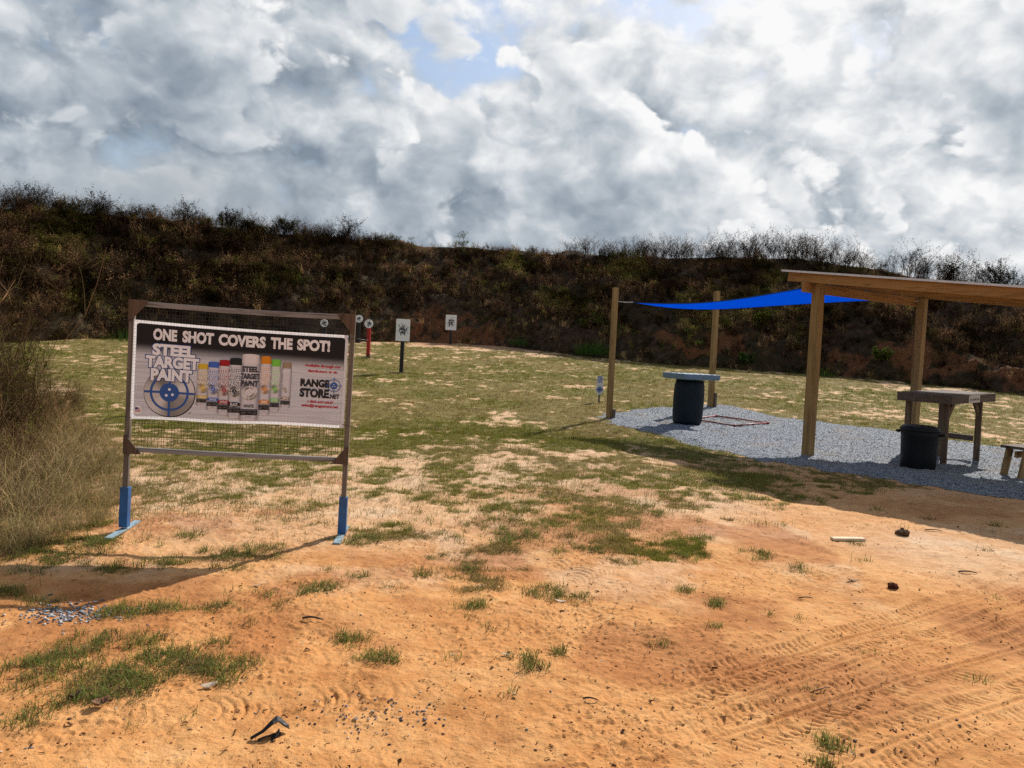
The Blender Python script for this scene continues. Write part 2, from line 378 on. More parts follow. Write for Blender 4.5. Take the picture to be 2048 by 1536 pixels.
# loose stones: small faceted solids, one mesh of stuff
ICO_V = np.array([[0, 0, 1], [1, 0, .1], [.2, .9, 0], [-.8, .6, .1], [-.8, -.6, -.1], [.3, -1, 0], [0, 0, -.8]])
ICO_F = np.array([[0, 1, 2], [0, 2, 3], [0, 3, 4], [0, 4, 5], [0, 5, 1], [6, 2, 1], [6, 3, 2], [6, 4, 3], [6, 5, 4], [6, 1, 5]])
def stones(name, pos, size, col, mat, label, flat=.6):
    n = len(pos); s = size[:, None, None] * np.stack([rng.uniform(.7, 1.3, n), rng.uniform(.6, 1.1, n), rng.uniform(flat * .6, flat * 1.2, n)], 1)[:, None, :]
    V = ICO_V[None] * rng.uniform(.75, 1.2, (n, 7, 1)) * s
    a = rng.uniform(0, 6.28, n); ca, sa = np.cos(a)[:, None], np.sin(a)[:, None]
    V = np.stack([V[:, :, 0] * ca - V[:, :, 1] * sa, V[:, :, 0] * sa + V[:, :, 1] * ca, V[:, :, 2]], -1) + pos[:, None, :]
    Fq = (ICO_F[None] + (np.arange(n) * 7)[:, None, None]).reshape(-1, 3)
    me = np_mesh(name, V.reshape(-1, 3), Fq, np.repeat(col, 7, 0))
    return tag(link_mesh(name, me, mat), label, 'stones', kind='stuff')
def mat_attr(name, rough=.9):
    m, g, out = new_mat(name); a = g.n('ShaderNodeAttribute', attribute_name='Col').outputs['Color']
    c = g.mix(.35, a, g.ramp(g.noise(coords(g), 90, 3, .6), [(.3, (.3, .3, .3)), (.7, (1, 1, 1))]), 'MULTIPLY')
    principled(g, out, c, rough, .2); return m
STONE = mat_attr('stone')
k = rng.choice(len(Vp), 26000); ps = Vp[k] + np.stack([rng.uniform(-.02, .02, 26000), rng.uniform(-.02, .02, 26000), rng.uniform(-.002, .006, 26000)], 1)
sh = rng.uniform(.16, .55, (26000, 1)) ** 1.1
stones('gravel_stones', ps, rng.uniform(.006, .013, 26000), sh * np.array([[.94, 1.0, 1.08]]), STONE, 'loose crushed stones lying over the grey pad')

# small clods, pebbles on the clay
n = 12000
r_ = 2.4 + 6.5 * rng.uniform(0, 1, n) ** 1.5; a_ = rng.uniform(-.72, .72, n)
x_, y_ = r_ * np.sin(a_), r_ * np.cos(a_)
kk = fbm(x_, y_, 1.9, 3, 111) > rng.uniform(.32, .66, n); x_, y_ = x_[kk], y_[kk]
kk = pad_mask(x_, y_) < -.05; x_, y_ = x_[kk], y_[kk]
n = len(x_)
pal = np.array([[.26, .10, .04], [.40, .17, .065], [.52, .26, .11], [.16, .10, .07], [.20, .20, .22], [.64, .50, .38]])
cc = pal[rng.choice(6, n, p=[.25, .33, .25, .06, .04, .07])] * rng.uniform(.7, 1.2, (n, 1))
stones('clay_crumbs', np.stack([x_, y_, ground_z(x_, y_) + .001], 1), .0022 + .008 * rng.uniform(0, 1, n) ** 3.5, cc, STONE, 'small reddish crumbs and pebbles strewn over the clay')
def patch(cx, cy, sx, sy, n, s0, s1, pal, name, label):
    x = rng.normal(cx, sx, n); y = rng.normal(cy, sy, n)
    c = np.array(pal)[rng.integers(0, len(pal), n)] * rng.uniform(.7, 1.25, (n, 1))
    stones(name, np.stack([x, y, ground_z(x, y) + .003], 1), rng.uniform(s0, s1, n), c, STONE, label)
patch(-2.42, 4.2, .14, .08, 330, .006, .013, [[.25, .27, .31], [.42, .44, .46], [.60, .60, .58], [.14, .15, .18]], 'gravel_spill', 'little spill of grey crushed stone on the clay at lower left')
patch(-.52, 3.2, .22, .09, 150, .004, .009, [[.10, .11, .14], [.22, .24, .28], [.5, .42, .34], [.07, .06, .07]], 'pebble_scatter', 'dark blue grey pebbles scattered near the bottom middle')
patch(1.65, 3.25, .45, .16, 70, .004, .010, [[.22, .10, .06], [.12, .11, .12], [.32, .16, .09]], 'pebble_scatter', 'rusty and dark pebbles beside the tyre tracks at lower right')

# ------------------------------------------------------------------ earth berm round the bay
BERM = np.array([(-16.5, 6.0, 0, -24, 8.0, 5.6), (-19.5, 14.0, .05, -26.5, 18.0, 5.7),
(-20.52,23.81,0.47, -25.22,29.27,5.96), (-19.9,26.6,0.58, -24.03,31.40,6.24), (-18.9,29.0,0.75, -22.89,34.2,6.6),
(-17.6,31.4,0.95, -22.0,37.3,6.93), (-15.76,33.38,1.09, -18.96,39.89,7.14), (-12.87,34.36,1.16, -15.55,41.11,7.02),
(-9.85,35.51,1.24, -11.95,42.45,7.00), (-7.72,36.35,1.31, -9.41,43.40,6.97), (-5.59,37.86,1.42, -6.86,44.99,7.09),
(-3.23,39.03,1.51, -4.06,46.20,7.14), (-0.08,38.18,1.45, -0.35,45.38,6.95), (2.82,35.27,1.23, 3.13,42.45,6.54),
(5.85,32.92,1.05, 6.81,40.01,6.35), (8.68,31.53,0.96, 10.26,38.47,6.35), (11.39,30.54,0.89, 13.55,37.29,6.21),
(13.97,29.68,0.83, 16.68,36.20,5.73), (15.93,28.01,0.73, 19.14,34.27,5.12), (17.63,26.51,0.63, 21.29,32.50,4.56),
(19.3,24.0,0.51, 23.6,29.6,4.04), (20.8,20.5,0.30, 25.5,24.6,3.5), (21.6,14.0,.05, 27.5,16.5,3.2), (21.5,6.0,0,27.5,6.5,3.0)])
seg = np.r_[0, np.cumsum(np.hypot(np.diff(BERM[:, 0]), np.diff(BERM[:, 1])))]
LT = seg[-1]; nt = int(LT / .13)
tt = np.linspace(0, LT, nt)
def lerp_smooth(col):
    v = np.interp(tt, seg, BERM[:, col]); k = np.ones(15) / 15
    return np.convolve(np.pad(v, 7, 'edge'), k, 'valid')
B = [lerp_smooth(c) for c in range(6)]
prof_s = np.concatenate([[-.12, -.06], np.linspace(0, 1, 64), [1.06, 1.15, 1.3, 1.6, 2.0, 2.4]])
ns = len(prof_s)
S, Tt = np.meshgrid(prof_s, np.arange(nt), indexing='ij')
bx, by_, bz, cx, cy, cz = [b[Tt] for b in B]
BX = bx + (cx - bx) * S; BY = by_ + (cy - by_) * S
sc = np.clip(S, 0, 1)
rise = sc ** .93 * .93 + .07 * ss(0, .12, sc)
BZ = bz + (cz - bz) * rise
BZ = np.where(S > 1.15, cz - (S - 1.15) * 5.2, BZ) - .35 * ss(0, -.12, S)
tl = tt[Tt]
amp = ss(-.02, .06, S) * ss(2.2, 1.2, S)
disp = (fbm(tl, S * 9, .28, 3, 201) - .5) * 1.1 + (fbm(tl, S * 9, 1.1, 3, 203) - .5) * .55 + (fbm(tl, S * 9, 3.4, 3, 207) - .5) * .22
gul = np.abs(fbm(tl, S * 2, 1.3, 3, 209) - .5) * 1.2 * ss(.34, .05, S)
crest_k = 1 - .72 * np.exp(-((S - 1.0) / .12) ** 2)
BZ = BZ + (disp * crest_k - gul * .6) * amp
BX = BX + (fbm(tl, S * 9, .7, 2, 211) - .5) * .7 * amp; BY = BY + (fbm(tl, S * 9, .7, 2, 213) - .5) * .7 * amp
# bare clay where the foot has slumped and along the middle of the crest
px_ = BX / np.maximum(BY, 1)
bare = ss(.36, .12, S + (fbm(tl, S * 9, .9, 3, 215) - .5) * .35) * np.exp(-((px_ + .085) / .085) ** 2) * 1.05
bare = np.maximum(bare, ss(.30, .10, S + (fbm(tl, S * 9, .55, 3, 217) - .5) * .5) * ss(.10, .22, px_) * ss(.46, .58, fbm(tl, S * 9, .5, 3, 219) + .10))
bare = np.maximum(bare, .55 * ss(.72, .95, S + (fbm(tl, S * 9, .8, 3, 221) - .5) * .25) * np.exp(-((px_ + .09) / .07) ** 2))
bare = np.maximum(bare, .5 * np.exp(-((S - 1.03) / .04) ** 2) * ss(-.1, .1, px_))
bare = np.clip(bare * ss(.36, .56, fbm(tl, S * 9, 1.6, 4, 225) + .12 * np.exp(-((px_ + .085) / .08) ** 2)), 0, 1)
olive = ss(.45, .6, fbm(tl, S * 9, .35, 3, 223))
Vb = np.stack([BX, BY, BZ], -1).reshape(-1, 3)
ii, jj = np.meshgrid(np.arange(ns - 1), np.arange(nt - 1), indexing='ij')
Qb = np.stack([ii * nt + jj, ii * nt + jj + 1, (ii + 1) * nt + jj + 1, (ii + 1) * nt + jj], -1).reshape(-1, 4)
def mat_berm():
    m, g, out = new_mat('berm_soil'); p = coords(g)
    a = g.n('ShaderNodeAttribute', attribute_name='Col').outputs['Color']; bare, ol, _ = g.sep(a)
    n2 = g.noise(p, 3.5, 6, .65); n3 = g.noise(p, 18, 5, .65)
    c = g.ramp(n2, [(.3, (.034, .023, .015)), (.5, (.078, .052, .033)), (.7, (.15, .098, .060))])
    c = g.mix(g.mul(ol, .5), c, (.045, .040, .016))
    cl = g.ramp(n3, [(.3, (.070, .031, .016)), (.5, (.21, .086, .038)), (.7, (.40, .18, .085))])
    c = g.mix(g.mul(g.step(g.add(bare, g.mul(g.sub(n2, .5), 1.7)), .25, .85), .9), c, cl)
    principled(g, out, c, .95, .1, bump(g, g.add(n3, g.mul(n2, 1.5)), .9, .12)); return m
me = np_mesh('berm', Vb, Qb, np.stack([bare, olive, olive], -1).reshape(-1, 3), True)
tag(link_mesh('berm', me, mat_berm()), kind='structure', label='tall earth berm enclosing the back and sides of the field', cat='berm')

# ------------------------------------------------------------------ plant templates made of ribbons
class Rib:
    def __init__(s): s.V = []; s.Q = []; s.C = []
    def ribbon(s, pts, w0, w1, c0, c1=None, side=None):
        c1 = c0 if c1 is None else c1; n = len(pts); b = len(s.V)
        a = random.uniform(0, math.pi) if side is None else side
        for k, p in enumerate(pts):
            f = k / (n - 1); w = (w0 + (w1 - w0) * f) * .5
            d = np.array([math.cos(a), math.sin(a), 0]) * w
            s.V += [p - d, p + d]; cc = [c0[i] + (c1[i] - c0[i]) * f for i in range(3)]; s.C += [cc, cc]
            if k: s.Q.append((b + 2 * k - 2, b + 2 * k - 1, b + 2 * k + 1, b + 2 * k))
    def leaf(s, p, L, w, c, tilt=None):
        a = random.uniform(0, 6.283); e = random.uniform(-.6, .9) if tilt is None else tilt
        d = np.array([math.cos(a) * math.cos(e), math.sin(a) * math.cos(e), math.sin(e)]); sd = np.array([-math.sin(a), math.cos(a), random.uniform(-.5, .5)])
        b = len(s.V); s.V += [p, p + d * L * .5 - sd * w * .5, p + d * L, p + d * L * .5 + sd * w * .5]; s.C += [c] * 4; s.Q.append((b, b + 1, b + 2, b + 3))
    def arr(s): return np.array(s.V, np.float32), np.array(s.Q, np.int32), np.array(s.C, np.float32)
def jit(c, v=.25):
    k = random.uniform(1 - v, 1 + v); return [max(0, x * k * random.uniform(.9, 1.1)) for x in c]
DARK = (.030, .021, .014); BROWN = (.075, .050, .030); TAN = (.17, .125, .070); STRAW = (.34, .27, .14); OLIVE = (.060, .062, .018); GREEN = (.075, .115, .022); YEL = (.22, .20, .04)

LEAF_K = 1.0
def grow(R_, p, d, L, w, depth, leaf, lc, sc_, bend=.25):
    n = 3; pts = [p]; q_ = p.copy(); dd = d / np.linalg.norm(d)
    for k in range(n):
        dd = dd + np.array([random.gauss(0, bend), random.gauss(0, bend), random.gauss(0, bend * .5) + .05]); dd /= np.linalg.norm(dd)
        q_ = q_ + dd * L / n; pts.append(q_.copy())
        if leaf and depth <= 1:
            for _ in range(leaf):
                R_.leaf(q_ + np.array([random.gauss(0, .012 * LEAF_K) for _ in range(3)]), random.uniform(.04, .10) * LEAF_K, random.uniform(.015, .04) * LEAF_K, jit(lc, .4))
    R_.ribbon(pts, w, w * .45, jit(sc_), None)
    if depth > 0:
        for _ in range(random.choice((2, 3))):
            k = random.randint(1, n); e = dd + np.array([random.gauss(0, .6), random.gauss(0, .6), random.gauss(.05, .3)])
            grow(R_, pts[k], e, L * random.uniform(.5, .75), w * .55, depth - 1, leaf, lc, sc_, bend)
def weed(h, stems, depth, leaf, lc, sc_, w=.014, spread=.5):
    R_ = Rib()
    for _ in range(stems):
        a = random.uniform(0, 6.283); d = np.array([math.cos(a) * spread * random.random(), math.sin(a) * spread * random.random(), 1.0])
        grow(R_, np.array([random.gauss(0, .06), random.gauss(0, .06), -.05]), d, h * random.uniform(.45, .65), w, depth, leaf, lc, sc_)
    return R_.arr()
def tuft(h, n, c0, c1, w=.012, spread=.8, r=.05):
    R_ = Rib()
    for _ in range(n):
        a = random.uniform(0, 6.283); b = random.uniform(.1, 1) * spread; hh = h * random.uniform(.5, 1.1)
        p = np.array([random.gauss(0, r), random.gauss(0, r), -.01]); o = np.array([math.cos(a), math.sin(a), 0])
        pts = [p, p + o * hh * b * .35 + np.array([0, 0, hh * .6]), p + o * hh * b + np.array([0, 0, hh * (1 - .35 * b)])]
        c = jit(c0, .3); R_.ribbon(pts, w, w * .15, c, jit(c1, .3))
    return R_.arr()
def scatter(temps, pos, scale, tint, which, lean=.0, flat=None):
    VV, QQ, CC = [], [], []; off = 0
    for ti, (V, Q, Cc) in enumerate(temps):
        k = np.where(which == ti)[0]
        if len(k) == 0: continue
        n = len(k); a = rng.uniform(0, 6.283, n); ca, sa = np.cos(a)[:, None], np.sin(a)[:, None]
        s = scale[k][:, None]; zz = V[None, :, 2] * s * (1 if flat is None else flat[k][:, None])
        x = (V[None, :, 0] * ca - V[None, :, 1] * sa) * s; y = (V[None, :, 0] * sa + V[None, :, 1] * ca) * s
        if lean: x = x + zz * rng.normal(0, lean, (n, 1)); y = y + zz * rng.normal(0, lean, (n, 1))
        P_ = np.stack([x, y, zz], -1) + pos[k][:, None, :]
        VV.append(P_.reshape(-1, 3).astype(np.float32)); QQ.append((Q[None] + (np.arange(n) * len(V))[:, None, None] + off).reshape(-1, 4).astype(np.int32))
        CC.append((Cc[None] * tint[k][:, None, :]).reshape(-1, 3).astype(np.float32)); off += n * len(V)
    return np.vstack(VV), np.vstack(QQ), np.vstack(CC)
def stuff(name, arrs, mat, label, cat):
    V, Q, Cc = arrs
    return tag(link_mesh(name, np_mesh(name, V, Q, Cc), mat), label, cat, kind='stuff')

# ------------------------------------------------------------------ brush on the berm
WT = [weed(.9, 4, 2, 0, BROWN, DARK, .016), weed(.8, 5, 2, 1, BROWN, BROWN, .014), weed(.7, 4, 2, 2, OLIVE, BROWN, .014, .8),
      weed(1.0, 5, 1, 1, TAN, BROWN, .014), tuft(.6, 26, TAN, STRAW, .018, .9, .12), weed(.6, 4, 2, 3, GREEN, BROWN, .012, .9), weed(.7, 5, 2, 2, DARK, DARK, .016, .9)]
front = (S >= 0) & (S <= 1.02) & (Tt < nt - 2)
fi = np.where(front.ravel())[0]
wgt = (1 - .76 * np.clip(bare.ravel()[fi] * 1.5, 0, 1)); wgt *= .45 + 1.1 * ss(.35, .6, fbm(tl.ravel()[fi], S.ravel()[fi] * 9, .8, 3, 231))
vis = np.abs(px_.ravel()[fi]) < .85; wgt = wgt * vis
NB = 16000
k = rng.choice(fi, NB, p=wgt / wgt.sum())
pos = Vb[k] + np.stack([rng.uniform(-.1, .1, NB), rng.uniform(-.1, .1, NB), np.full(NB, -.04)], 1)
ol = fbm(tl.ravel()[k], S.ravel()[k] * 9, .30, 3, 233); leftk = ss(-.1, -.4, px_.ravel()[k])
which = np.where(ol > .60, rng.choice([2, 5, 1, 4], NB, p=[.5, .06, .24, .20]), rng.choice([0, 1, 3, 6, 4, 2], NB, p=[.24, .22, .14, .24, .05, .11]))
tint = rng.uniform(.8, 2.8, (NB, 1)) * (.45 + 1.5 * ss(.33, .68, fbm(tl.ravel()[k], S.ravel()[k] * 9, .75, 4, 237)))[:, None] * np.array([[1, 1, 1]]) * np.where(ol[:, None] > .56, np.array([[1.0, 1.0, .85]]), np.array([[1.05, .95, .90]]))
tint = tint * (1 - .32 * leftk)[:, None] * np.array([[1.06, .97, .92]])
sz = rng.uniform(.45, 1.05, NB) * (1 - .35 * ss(.25, .0, S.ravel()[k])) * (.8 + .35 * leftk)
stuff('berm_brush', scatter(WT, pos, sz, tint, which, .15), BRUSH, 'dark dry brush and brambles covering the face of the berm', 'brush')

# tall dead stalks along the crest
CW = [weed(1.6, 4, 3, 1, DARK, DARK, .034, .35), weed(1.5, 4, 3, 1, DARK, DARK, .030, .45), weed(1.4, 4, 3, 1, BROWN, DARK, .030, .4), weed(1.0, 5, 2, 2, OLIVE, BROWN, .015, .7)]
NC = 1500
tc = rng.uniform(0, nt - 2, NC).astype(int); rowi = np.argmin(np.abs(prof_s - 1.0)) + rng.integers(-4, 3, NC)
kc = rowi * nt + tc; cpx = Vb[kc, 0] / np.maximum(Vb[kc, 1], 1)
hs = np.where(cpx > .06, rng.uniform(.55, 1.2, NC), np.where(cpx < -.2, rng.uniform(.4, .9, NC), rng.uniform(.2, .5, NC)))
hs = hs * (.42 + .75 * fbm(tt[tc], tt[tc] * 0, .7, 3, 241))
dens = np.where(cpx > .06, 1.0, np.where(cpx < -.2, .9, .7)); kp = rng.uniform(0, 1, NC) < dens
kc, hs, cpx = kc[kp], hs[kp], cpx[kp]; n = len(kc)
wc = np.where((cpx > -.2) & (cpx < .04), 3, rng.choice(3, n))
stuff('crest_weeds', scatter(CW, Vb[kc] + [0, 0, -.05], hs, rng.uniform(1.0, 2.4, (n, 1)) * np.ones((1, 3)) * np.where((cpx[:, None] > -.2) & (cpx[:, None] < .04), np.array([[1.6, 1.8, 1.0]]), 1.0), wc, .12), BRUSH,
      'bare twiggy weed stalks standing along the berm skyline', 'weeds')

# individual shrubs and saplings
def crest_at(px):
    c = np.where(np.abs(prof_s - 1.0) < .01)[0][0] * nt; row = Vb[c:c + nt]; q_ = row[:, 0] / np.maximum(row[:, 1], 1)
    k = np.argmin(np.where(row[:, 1] > 20, np.abs(q_ - px), 9)); return row[k]
def face_at(px, s):
    c = np.argmin(np.abs(prof_s - s)) * nt; row = Vb[c:c + nt]; q_ = row[:, 0] / np.maximum(row[:, 1], 1)
    k = np.argmin(np.where(row[:, 1] > 15, np.abs(q_ - px), 9)); return row[k]
def shrub(name, loc, h, wd, stems, depth, leaves, lc, sc_, label, cat, leafsize=1.0):
    t_ = thing(name, loc, label, cat); St = Rib(); Lf = Rib()
    def br(p, d, L, w, dep):
        pts = [p]; q_ = p.copy(); dd = d / np.linalg.norm(d)
        for k in range(3):
            dd = dd + np.array([random.gauss(0, .22), random.gauss(0, .22), random.gauss(.06, .12)]); dd /= np.linalg.norm(dd)
            q_ = q_ + dd * L / 3; pts.append(q_.copy())
            if dep <= 1:
                for _ in range(leaves):
                    Lf.leaf(q_ + np.array([random.gauss(0, .02) for _ in range(3)]), random.uniform(.05, .11) * leafsize, random.uniform(.025, .05) * leafsize, jit(lc, .45))
        sa_ = random.uniform(0, 3.1416)
        St.ribbon(pts, w, w * .5, jit(sc_), None, sa_); St.ribbon(pts, w, w * .5, jit(sc_), None, sa_ + 1.57)
        if dep > 0:
            for _ in range(3):
                e = dd + np.array([random.gauss(0, .65), random.gauss(0, .65), random.gauss(.0, .35)]); br(pts[random.randint(1, 3)], e, L * random.uniform(.5, .72), w * .55, dep - 1)
    for _ in range(stems):
        a = random.uniform(0, 6.283); sp = random.uniform(.1, 1) * wd / h
        br(np.array([random.gauss(0, .08), random.gauss(0, .08), -.1]), np.array([math.cos(a) * sp, math.sin(a) * sp, 1.0]), h * .52, .03, depth)
    V, Q, Cc = St.arr(); link_mesh('stems', np_mesh('stems', V, Q, Cc), BRUSH, t_)
    if leaves:
        V, Q, Cc = Lf.arr(); link_mesh('foliage', np_mesh('foliage', V, Q, Cc), BRUSH, t_)
    return t_
DK = (.028, .026, .016)
for px, h, wd, stems, lv, lc, lab in (
    (-.632, 1.75, 1.5, 9, 1, DK, 'large dark twiggy shrub on the berm crest at the far left of the skyline'),
    (-.545, 1.55, 1.0, 7, 1, DK, 'dark shrub with a ragged top on the left crest, right of the largest shrub'),
    (-.480, .9, .9, 6, 2, OLIVE, 'low olive shrub in the dip of the left crest'),
    (-.425, 1.5, 1.3, 9, 1, DK, 'tall dark spiky shrub on the crest above the left edge of the banner frame'),
    (-.372, 1.25, 1.1, 8, 2, DK, 'dark bushy shrub on the crest above the left half of the banner'),
    (-.300, 1.25, .9, 8, 3, (.055, .055, .022), 'olive brown rounded shrub on the crest above the banner lettering'),
    (-.218, 1.6, 1.2, 11, 1, DK, 'round black leafless looking shrub on the crest above the right end of the banner'),
    (.560, 1.5, 1.2, 8, 2, DK, 'dark bushy shrub on the crest above the shelter roof'),
    (.625, 1.5, 1.3, 8, 3, (.03, .04, .018), 'dark green shrub on the crest at the far right above the roof')):
    p = crest_at(px); shrub('shrub', (p[0], p[1], p[2] - .1), h, wd, stems, 3, lv, lc, DARK, lab, 'shrub')
p = crest_at(-.072); shrub('sapling', (p[0], p[1], p[2]), 1.1, .35, 3, 2, 4, (.16, .18, .05), BROWN, 'slim yellow green sapling on the middle of the crest', 'sapling')
for px, s, h, lc, lab in (
    (.322, .30, 1.0, (.15, .17, .03), 'leafy yellow green sapling on the berm face between the back pole and the shelter post'),
    (.110, .24, .95, (.13, .15, .035), 'yellowish leafy sapling on the berm face left of the front sail pole'),
    (.088, .16, .7, (.12, .14, .03), 'small yellowish bush low on the berm face'),
    (.475, .10, .75, (.14, .19, .04), 'light green bush at the foot of the berm seen right of the shelter post'),
    (.30, .03, .55, (.08, .14, .03), 'low green bush at the berm foot left of the shelter post')):
    p = face_at(px, s); shrub('sapling', (p[0], p[1], p[2] - .05), h, h * .55, 5, 2, 5, lc, BROWN, lab, 'sapling', 1.5)
def grass_clump(loc, h, r, n, c0, c1, label):
    R_ = Rib()
    for _ in range(n):
        a = random.uniform(0, 6.283); rr = r * math.sqrt(random.random()); hh = h * random.uniform(.4, 1.1) * (1 - .4 * rr / r); b = random.uniform(0, 6.283)
        p = np.array([math.cos(a) * rr, math.sin(a) * rr, -.05]); o = np.array([math.cos(b), math.sin(b), 0]) * random.uniform(.1, .6)
        R_.ribbon([p, p + o * hh * .4 + np.array([0, 0, hh * .6]), p + o * hh + np.array([0, 0, hh])], .02, .004, jit(c0, .3), jit(c1, .3))
    V, Q, Cc = R_.arr(); o_ = link_mesh('grass_clump', np_mesh('grass_clump', V, Q, Cc), VEG); o_.location = loc
    tag(o_, label, 'grass clump')
p = face_at(.105, .02); grass_clump((p[0], p[1] - .4, p[2]), .75, .95, 420, (.05, .10, .018), (.07, .15, .025), 'bright green tall grass clump at the berm foot left of the front sail pole')
p = face_at(.015, .02); grass_clump((p[0] - .3, p[1] - .5, p[2]), .45, .5, 200, (.045, .09, .018), (.07, .14, .025), 'small green grass clump at the berm foot right of the farthest target')
p = face_at(-.50, .02); grass_clump((p[0] + .4, p[1] - .3, p[2]), .8, 1.3, 420, (.03, .06, .012), (.05, .09, .018), 'dark green grass clump at the shaded berm foot left of the banner')
p = face_at(.395, .02); grass_clump((p[0], p[1] - .3, p[2]), .5, .6, 220, (.06, .11, .02), (.10, .16, .03), 'light green grass clump at the berm foot just left of the shelter post')

# ------------------------------------------------------------------ grass on the field
GT = [tuft(.052, 9, (.125, .142, .018), (.27, .265, .046), .0042, 1.2, .035), tuft(.046, 9, (.16, .132, .028), (.33, .26, .070), .0042, 1.3, .035),
      tuft(.050, 8, (.19, .135, .045), (.43, .32, .13), .0038, 1.4, .035), tuft(.085, 7, (.11, .140, .034), (.235, .270, .080), .0055, 1.35, .035), tuft(.060, 6, (.085, .060, .032), (.22, .16, .09), .0048, 1.6, .04), tuft(.095, 5, (.15, .15, .040), (.36, .31, .11), .0046, .8, .035)]
def field_grass(n, r0_, r1_, amax, thr, smin, smax, powr=1.0):
    r = r0_ + (r1_ - r0_) * rng.uniform(0, 1, n) ** powr; a = rng.uniform(-amax, amax, n); x = r * np.sin(a); y = r * np.cos(a)
    m = grass_mask(x, y); k = m > rng.uniform(thr, 1.0, n); x, y = x[k], y[k]
    z = ground_z(x, y); n = len(x); hue = fbm(x, y, .55, 3, 301) + rng.normal(0, .07, n); gn = (fbm(x, y, .25, 2, 303) - .5)
    near = clump_mask(x, y) > .25
    w = np.where(hue > .58, 2, np.where(hue > .47, 1, 0)); w = np.where(near, rng.choice([3, 0, 4, 5], n, p=[.50, .16, .22, .12]), w)
    w = np.where(rng.uniform(0, 1, n) < .10, 4, w)
    tint = rng.uniform(.6, 1.25, (n, 1)) * np.array([[1., 1., 1.]])
    return np.stack([x, y, z], 1), rng.uniform(smin, smax, n), tint, w
parts = [field_grass(90000, 2.6, 6.5, .66, .2, .28, 1.05), field_grass(66000, 6.3, 13.3, .66, .2, .5, 1.15), field_grass(75000, 13.2, 38, .66, .2, .7, 1.7, 1.25)]
pos = np.vstack([p_[0] for p_ in parts]); scl = np.concatenate([p_[1] for p_ in parts]); tin = np.vstack([p_[2] for p_ in parts]); whi = np.concatenate([p_[3] for p_ in parts])
far_w = 1 + np.clip((pos[:, 1] - 12) / 14, 0, 1.0)
# thin upright blades standing singly over the sand between the patches
n = 22000; y = 5.7 + 8.5 * rng.uniform(0, 1, n) ** .9; x = y * rng.uniform(-.55, .5, n); kk = (rng.uniform(0, 1, n) < ss(5.6, 7.4, y - 1.0 * np.maximum(x - .6, 0) * ss(13, 7, y)) * (.25 + .9 * ss(.4, .6, fbm(x, y, 1.3, 3, 311)))) & (pad_mask(x, y) < -.1)
x, y = x[kk], y[kk]; n = len(x)
pos = np.vstack([pos, np.stack([x, y, ground_z(x, y)], 1)]); scl = np.concatenate([scl, rng.uniform(.45, 1.2, n)]); tin = np.vstack([tin, rng.uniform(.6, 1.3, (n, 1)) * np.ones((1, 3))]); whi = np.concatenate([whi, rng.choice([5, 5, 5, 1, 4], n)])
far_w = 1 + np.clip((pos[:, 1] - 12) / 14, 0, 1.0)
stuff('grass', scatter(GT, pos, scl * far_w ** .4, tin, whi, .12), VEG, 'short dry green turf growing in patches over the field', 'grass')

# ------------------------------------------------------------------ tall dry weeds on the left verge
def verge(n, xa, xb, ya, yb):
    y = rng.uniform(ya, yb, n); x = xb - (xb - xa) * rng.uniform(0, 1, n) ** 1.2 - .04 * 0
    return x, y
def edge_x(y): return np.interp(y, [4.4, 5.0, 6.0, 7.5, 9.5, 13, 18, 24], [-3.8, -3.6, -3.5, -4.0, -5.1, -7.2, -10.4, -14.5])
LEAF_K = .5
TW = [weed(1.0, 5, 3, 0, TAN, (.20, .145, .085), .0085, .40), weed(1.0, 5, 3, 0, BROWN, (.10, .070, .042), .0085, .45), weed(.95, 4, 3, 0, BROWN, (.055, .038, .026), .0095, .4),
      weed(.8, 5, 2, 2, (.13, .15, .040), (.16, .125, .065), .008, .55), weed(1.2, 3, 2, 0, TAN, (.30, .225, .135), .008, .25)]
n = 1250; y = 5.4 + 9.6 * rng.uniform(0, 1, n) ** .9; dx = rng.exponential(1.1, n); x = edge_x(y) - dx * (1 + y * .04)
clm = fbm(x, y, 1.3, 3, 351); k = (x > -13) & (clm > rng.uniform(.32, .56, n)); x, y, dx, clm = x[k], y[k], dx[k], clm[k]; n = len(x)
hgt = (1 + .4 * ss(-4.6, -6.2, x)) * (.22 + 1.0 * ss(0, 1.8, dx)) * rng.uniform(.5, 1.3, n) * (.30 + 1.35 * clm)
ti = np.array([[1.08, .95, .80]]) * rng.uniform(.4, 1.7, (n, 1)) * (.35 + 1.25 * ss(.4, .65, fbm(x, y, 2.0, 2, 355)))[:, None]
stuff('dry_weeds', scatter(TW, np.stack([x, y, ground_z(x, y)], 1), hgt * 1.25, ti * np.ones((1, 3)), rng.choice(5, n, p=[.20, .26, .32, .12, .10]), .22), BRUSH, 'thicket of tall dry brown weeds along the left verge', 'weeds')
TG = [tuft(.62, 13, (.16, .13, .065), (.50, .41, .24), .010, 1.4, .09), tuft(.5, 14, (.12, .115, .035), (.30, .27, .10), .010, 1.3, .09), tuft(.6, 12, (.22, .16, .09), (.62, .50, .31), .009, 1.7, .10)]
n = 1000; y = 4.95 + 6.5 * rng.uniform(0, 1, n) ** 1.6; dx = rng.exponential(.6, n) - .30; x = edge_x(y) - dx; hgt = (.35 + .6 * ss(-.25, .6, dx)) * rng.uniform(.5, 1.1, n) * ss(4.5, 5.4, y)
stuff('dry_grass', scatter(TG, np.stack([x, y, ground_z(x, y)], 1), hgt, rng.uniform(.35, 1.35, (n, 1)) * np.array([[1.06, .97, .82]]), rng.choice(3, n, p=[.42, .22, .36]), .35), VEG, 'long straw coloured grass leaning out in front of the left weeds', 'grass')

